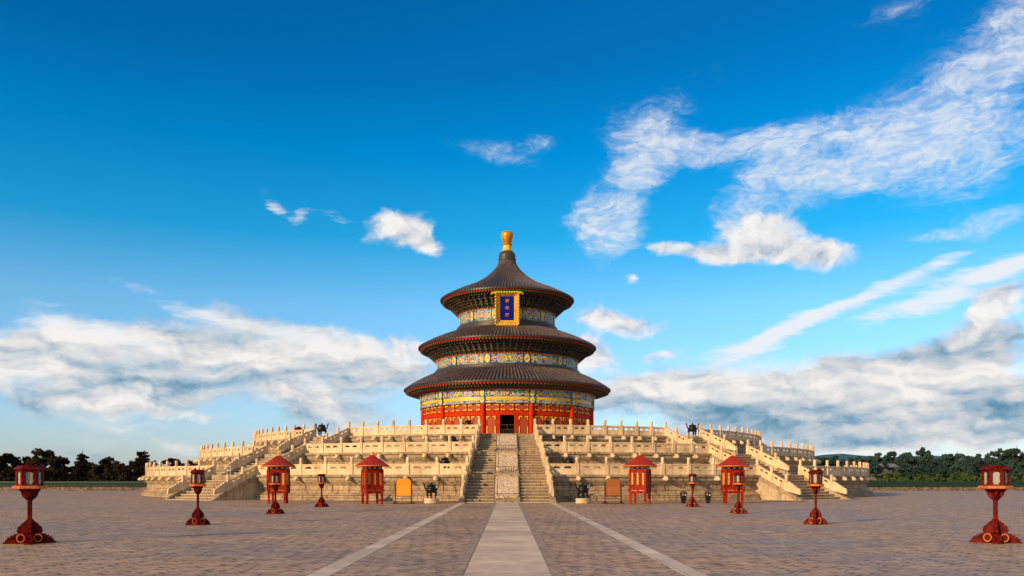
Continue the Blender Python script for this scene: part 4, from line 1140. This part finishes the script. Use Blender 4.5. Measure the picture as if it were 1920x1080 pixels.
# ------------------------------------------------------------------ barriers
db = empty('door_barrier', (0, C.y-29.2, 6.2), 0, 'brown metal barrier standing across the head of the central stair before the open door', 'barrier')
b = MB(); b.tube([(-.95, 0, 0), (-.95, 0, 1.08), (-.9, 0, 1.12), (.9, 0, 1.12), (.95, 0, 1.08), (.95, 0, 0)], .03, 6); b.build('frame', M['railgrey'], db)
b = MB()
for q in range(9): b.tube([(-.75+q*.1875, 0, .05), (-.75+q*.1875, 0, .68 if q % 4 else 1.1)], .018, 5)
b.tube([(-.9, 0, .68), (.9, 0, .68)], .018, 5); b.tube([(-.9, 0, .1), (.9, 0, .1)], .018, 5); b.build('bars', M['railgrey'], db)
def gate(a, t_, r, z, label):
    p = T_axis(a) @ Vector((t_, -r, z)); g = empty('white_barrier', p, R_(a), label, 'barrier', 'small white barriers on the stair landings'); g.scale = (.8, .8, .85)
    b = MB(); b.box(-.30, -.26, -.02, .02, .0, .98); b.box(.26, .30, -.02, .02, 0, .98); b.box(-.36, .36, -.025, .025, .96, 1.0); b.box(-.3, .3, -.015, .015, .5, .54); b.box(-.36, -.2, -.2, .2, 0, .04); b.box(.2, .36, -.2, .2, 0, .04)
    b.build('frame', M['white'], g)
gate(-SIDE, -1.9, 44.2, 2.2, 'small white barrier at the head of the lowest flight of the left side stair')
gate(SIDE, 1.9, 44.2, 2.2, 'small white barrier at the head of the lowest flight of the right side stair')
gate(SIDE, 1.9, 38.2, 4.27, 'small white barrier on the middle tier beside the right side stair')
# domed brazier
x, y = xy(560, 90); st_ = empty('domed_stove', (x, y, 6.2), 0, 'small stove with a red dome showing behind the topmost balustrade at left', 'stove')
b = MB(); b.lathe([(.36, 0), (.36, .9), (.4, .95)], 16); b.build('body', M['black'], st_)
b = MB(); b.lathe([(.4, .95), (.42, 1.0), (.36, 1.15), (.2, 1.25), (.05, 1.28), (.05, 1.34), (0, 1.35)], 16); b.build('dome', M['redlamp'], st_, True)

# ------------------------------------------------------------------ courtyard walls
for s, lab in ((-1, 'low grey courtyard wall with green glazed tiles, left of the terrace'), (1, 'low brown courtyard wall with green glazed tiles, right of the terrace')):
    w = empty('courtyard_wall', (s*50, 136, 0), 0, lab, 'wall', 'courtyard walls')
    L = 190
    b = MB(); b.box(min(0, s*L), max(0, s*L), -.3, .3, 0, .78); b.build('wall_body', M['greywall'], w)
    b = MB(); b.add([(0, -.62, .74), (s*L, -.62, .74), (s*L, -.62, .84), (0, -.62, .84), (0, -.15, 1.28), (s*L, -.15, 1.28), (0, .15, 1.28), (s*L, .15, 1.28), (0, .62, .84), (s*L, .62, .84), (0, .62, .74), (s*L, .62, .74)],
        [(0, 1, 3, 2), (3, 1, 5, 4)] if False else [(0, 1, 2, 3), (3, 2, 5, 4), (4, 5, 7, 6), (6, 7, 9, 8), (8, 9, 11, 10), (10, 11, 1, 0)])
    tc_ = b.build('tile_cap', M['greentile'], w)
    b = MB(); b.box(min(0, s*L), max(0, s*L), -.17, .17, 1.27, 1.52); b.build('ridge', M['greentile'], tc_)

# ------------------------------------------------------------------ trees
def crown_mesh(seed, shape, leaf, n, mat, clump=26, W=3.6, H=5.6, rc=(.14, .28)):
    """leaf clumps spread through a crown of radius 1 and height 1, drawn for a tree of radius W and height H"""
    rnd = random.Random(seed); mb = MB(); vs = []; fs = []; cl = []
    for k in range(clump):
        while True:
            p = Vector((rnd.uniform(-1, 1), rnd.uniform(-1, 1), rnd.uniform(0, 1)))
            rmax = shape(p.z); h = math.hypot(p.x, p.y)
            if h <= rmax and h >= rmax*.2: break
        cl.append((p, rnd.uniform(*rc)*W))
    for k in range(n):
        c, r = cl[rnd.randrange(len(cl))]
        q = Vector((rnd.gauss(0, 1), rnd.gauss(0, 1), rnd.gauss(0, 1))).normalized()*r*rnd.random()**.4
        p = Vector((c.x*W+q.x, c.y*W+q.y, c.z*H+q.z*.75))
        u = Vector((rnd.gauss(0, 1), rnd.gauss(0, 1), rnd.gauss(0, 1))).normalized(); w = u.orthogonal().normalized()
        sz = leaf*rnd.uniform(.6, 1.3); b = len(vs)
        for v in (p+u*sz, p+w*sz*.7, p-u*sz, p-w*sz*.7): vs.append(Vector((v.x/W, v.y/W, v.z/H)))
        fs.append((b, b+1, b+2, b+3))
    mb.add(vs, fs); return mb.mesh('crown', mat)
def trunk_mesh(seed):
    rnd = random.Random(seed); mb = MB()
    mb.tube([(0, 0, 0), (.02, .01, .3), (.0, .02, .6), (.03, 0, .9)], [.035, .028, .018, .006], 7)
    for k in range(6):
        a = rnd.uniform(0, 6.28); z = rnd.uniform(.25, .6); L = rnd.uniform(.25, .5)
        mb.tube([(0, 0, z), (L*.5*math.cos(a), L*.5*math.sin(a), z+.12), (L*math.cos(a), L*math.sin(a), z+.26)], [.014, .009, .003], 5)
    return mb.mesh('trunk', M['bark'])
rshape = lambda z: math.sqrt(max(0, 1-(2*z-.9)**2/1.2))*.92 if z > .12 else .3
cshape = lambda z: max(.05, (1-z)**.8*.95+.03)
colshape = lambda z: .85*math.sqrt(max(0, 1-((z-.35)/.68)**2))
trunks = [trunk_mesh(1), trunk_mesh(2)]
dk_round = [crown_mesh(10+k, rshape, .30, 4200, M['leaf_dark'], 36) for k in range(4)]
dk_cone = crown_mesh(21, cshape, .17, 9000, M['leaf_dark'], 260, 2.3, 7.5, (.10, .22)); dk_col = crown_mesh(22, colshape, .17, 8000, M['leaf_dark'], 240, 1.4, 7.5, (.15, .35))
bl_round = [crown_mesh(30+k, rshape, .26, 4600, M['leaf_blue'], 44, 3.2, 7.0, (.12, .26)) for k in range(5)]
dome = lambda z: math.sqrt(max(0, 1-z*z))
gr_bush = [crown_mesh(50+k, dome, .20, 2200, M['leaf_green'], 34, 2.2, 3.0) for k in range(3)]
dk_bush = [crown_mesh(60+k, dome, .26, 2200, M['leaf_dark'], 34, 3.6, 3.8) for k in range(3)]
cone_trunk = MB().tube([(0, 0, 0), (.01, 0, .4), (0, 0, .9)], [.05, .035, .008], 7).mesh('trunk', M['bark'])
def tree(px, py, d, wpx, crown, label, group, rz=0.0, name='tree', base=.22, cat='tree'):
    x, y = xy(px, d); h = (900-py)*d/FPX+EYE; w = wpx*d/FPX/2
    t = empty(name, (x, y, 0), rz, label, cat, group)
    if base > 0:
        tr = inst('trunk', cone_trunk if name == 'conifer_tree' else trunks[int(px) % 2], t); tr.scale = (min(h*.9, w*1.9), min(h*.9, w*1.9), h)
    c = inst('crown', crown, t, None, (0, 0, h*base)); c.scale = (w, w, h*(1-base)*.93)
rnd = random.Random(4)
LT = [(-20, 850, 70, 0), (24, 849, 80, 1), (84, 840, 78, 2), (118, 864, 56, 3), (197, 857, 72, 0), (229, 868, 50, 1), (246, 862, 40, 2), (290, 862, 36, 3), (322, 858, 66, 1), (358, 861, 56, 2), (60, 862, 70, 0), (170, 868, 60, 1), (395, 866, 60, 3)]
llab = ['dark rounded tree behind the wall, cut by the left picture edge', 'dark rounded tree just left of the nearest left lantern head', 'tallest dark spreading tree behind the nearest left lantern', 'low dark tree close left of the pointed conifer', 'broad dark domed tree between the two pointed conifers', 'small low dark tree right of the broad domed one', 'small dark tree touching the narrow column conifer', 'small dark tree just left of the lowest balustrade end', 'dark domed tree rising behind the lowest balustrade at far left', 'dark tree behind the lowest balustrade near the left side stair', 'lower dark tree filling in behind the nearest left lantern', 'low dark tree at the foot of the pointed conifer', 'dark tree mostly hidden behind the left end of the terrace']
for k, (px, py, w, v) in enumerate(LT):
    tree(px, py, rnd.uniform(158, 178), w, dk_round[v], llab[k], 'dark trees beyond the left wall', rnd.uniform(0, 6))
tree(155, 836, 152, 48, dk_cone, 'dark pointed conifer standing out above the left trees', 'dark trees beyond the left wall', 0, 'conifer_tree', .1)
tree(267, 838, 152, 30, dk_col, 'dark narrow column shaped conifer left of the terrace', 'dark trees beyond the left wall', 0, 'conifer_tree', .05)
for k in range(10):
    tree(-20+k*44, 876+rnd.uniform(-4, 4), 150+rnd.uniform(-2, 2), 74, dk_bush[k % 3], 'low dark bush filling the gap under the trees beyond the left wall', 'dark bushes beyond the left wall', rnd.uniform(0, 6), 'bush', 0, 'bush')
RT = [(1540, 846), (1566, 850), (1592, 852), (1622, 849), (1648, 847), (1678, 833), (1704, 845), (1726, 832), (1752, 858), (1776, 861), (1796, 838), (1818, 852), (1838, 845), (1866, 834), (1888, 842), (1908, 826), (1932, 830), (1960, 840), (1604, 862), (1660, 866), (1716, 866), (1764, 868), (1800, 866), (1850, 862), (1900, 862)]
for k, (px, py) in enumerate(RT):
    tall = k < 18
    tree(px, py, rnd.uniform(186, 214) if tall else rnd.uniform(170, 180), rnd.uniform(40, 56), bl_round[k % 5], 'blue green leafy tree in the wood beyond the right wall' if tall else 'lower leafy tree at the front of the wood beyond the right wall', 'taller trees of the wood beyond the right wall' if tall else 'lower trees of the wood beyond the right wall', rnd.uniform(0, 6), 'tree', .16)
for k in range(17):
    tree(1540+k*25+rnd.uniform(-4, 4), 884+rnd.uniform(-4, 4), 150+rnd.uniform(-2, 3), 44, gr_bush[k % 3], 'bright green bush in the row behind the right courtyard wall', 'green bushes behind the right courtyard wall', rnd.uniform(0, 6), 'bush', 0, 'bush')
for k in range(15):
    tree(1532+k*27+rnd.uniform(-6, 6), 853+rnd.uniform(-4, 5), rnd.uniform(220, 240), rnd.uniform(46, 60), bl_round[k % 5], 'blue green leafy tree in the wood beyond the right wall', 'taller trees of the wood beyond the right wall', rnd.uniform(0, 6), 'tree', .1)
for k in range(12):
    tree(-30+k*40, 878+rnd.uniform(-3, 3), 188+rnd.uniform(-4, 4), 84, dk_bush[k % 3], 'low dark bush filling the gap under the trees beyond the left wall', 'dark bushes beyond the left wall', rnd.uniform(0, 6), 'bush', 0, 'bush')
# small grey house among the trees
x, y = xy(1664, 181); hh = empty('grey_house', (x, y, 0), R_(12), 'small grey house with a pale pitched roof half hidden in the right wood', 'house')
M['houseroof'] = pmat('grey_roof', (.17, .20, .23), .7, var=.2); M['housewall'] = pmat('grey_house_wall', (.09, .11, .12), .8, var=.2)
b = MB(); b.box(-1.4, 1.4, -1.5, 1.5, 0, 4.5); b.build('walls', M['housewall'], hh)
b = MB(); b.prism([(-1.7, 4.5), (1.7, 4.5), (0, 5.3)], -1.7, 1.7, 0, Matrix.Rotation(PI/2, 4, 'Z')); b.build('roof', M['houseroof'], hh)
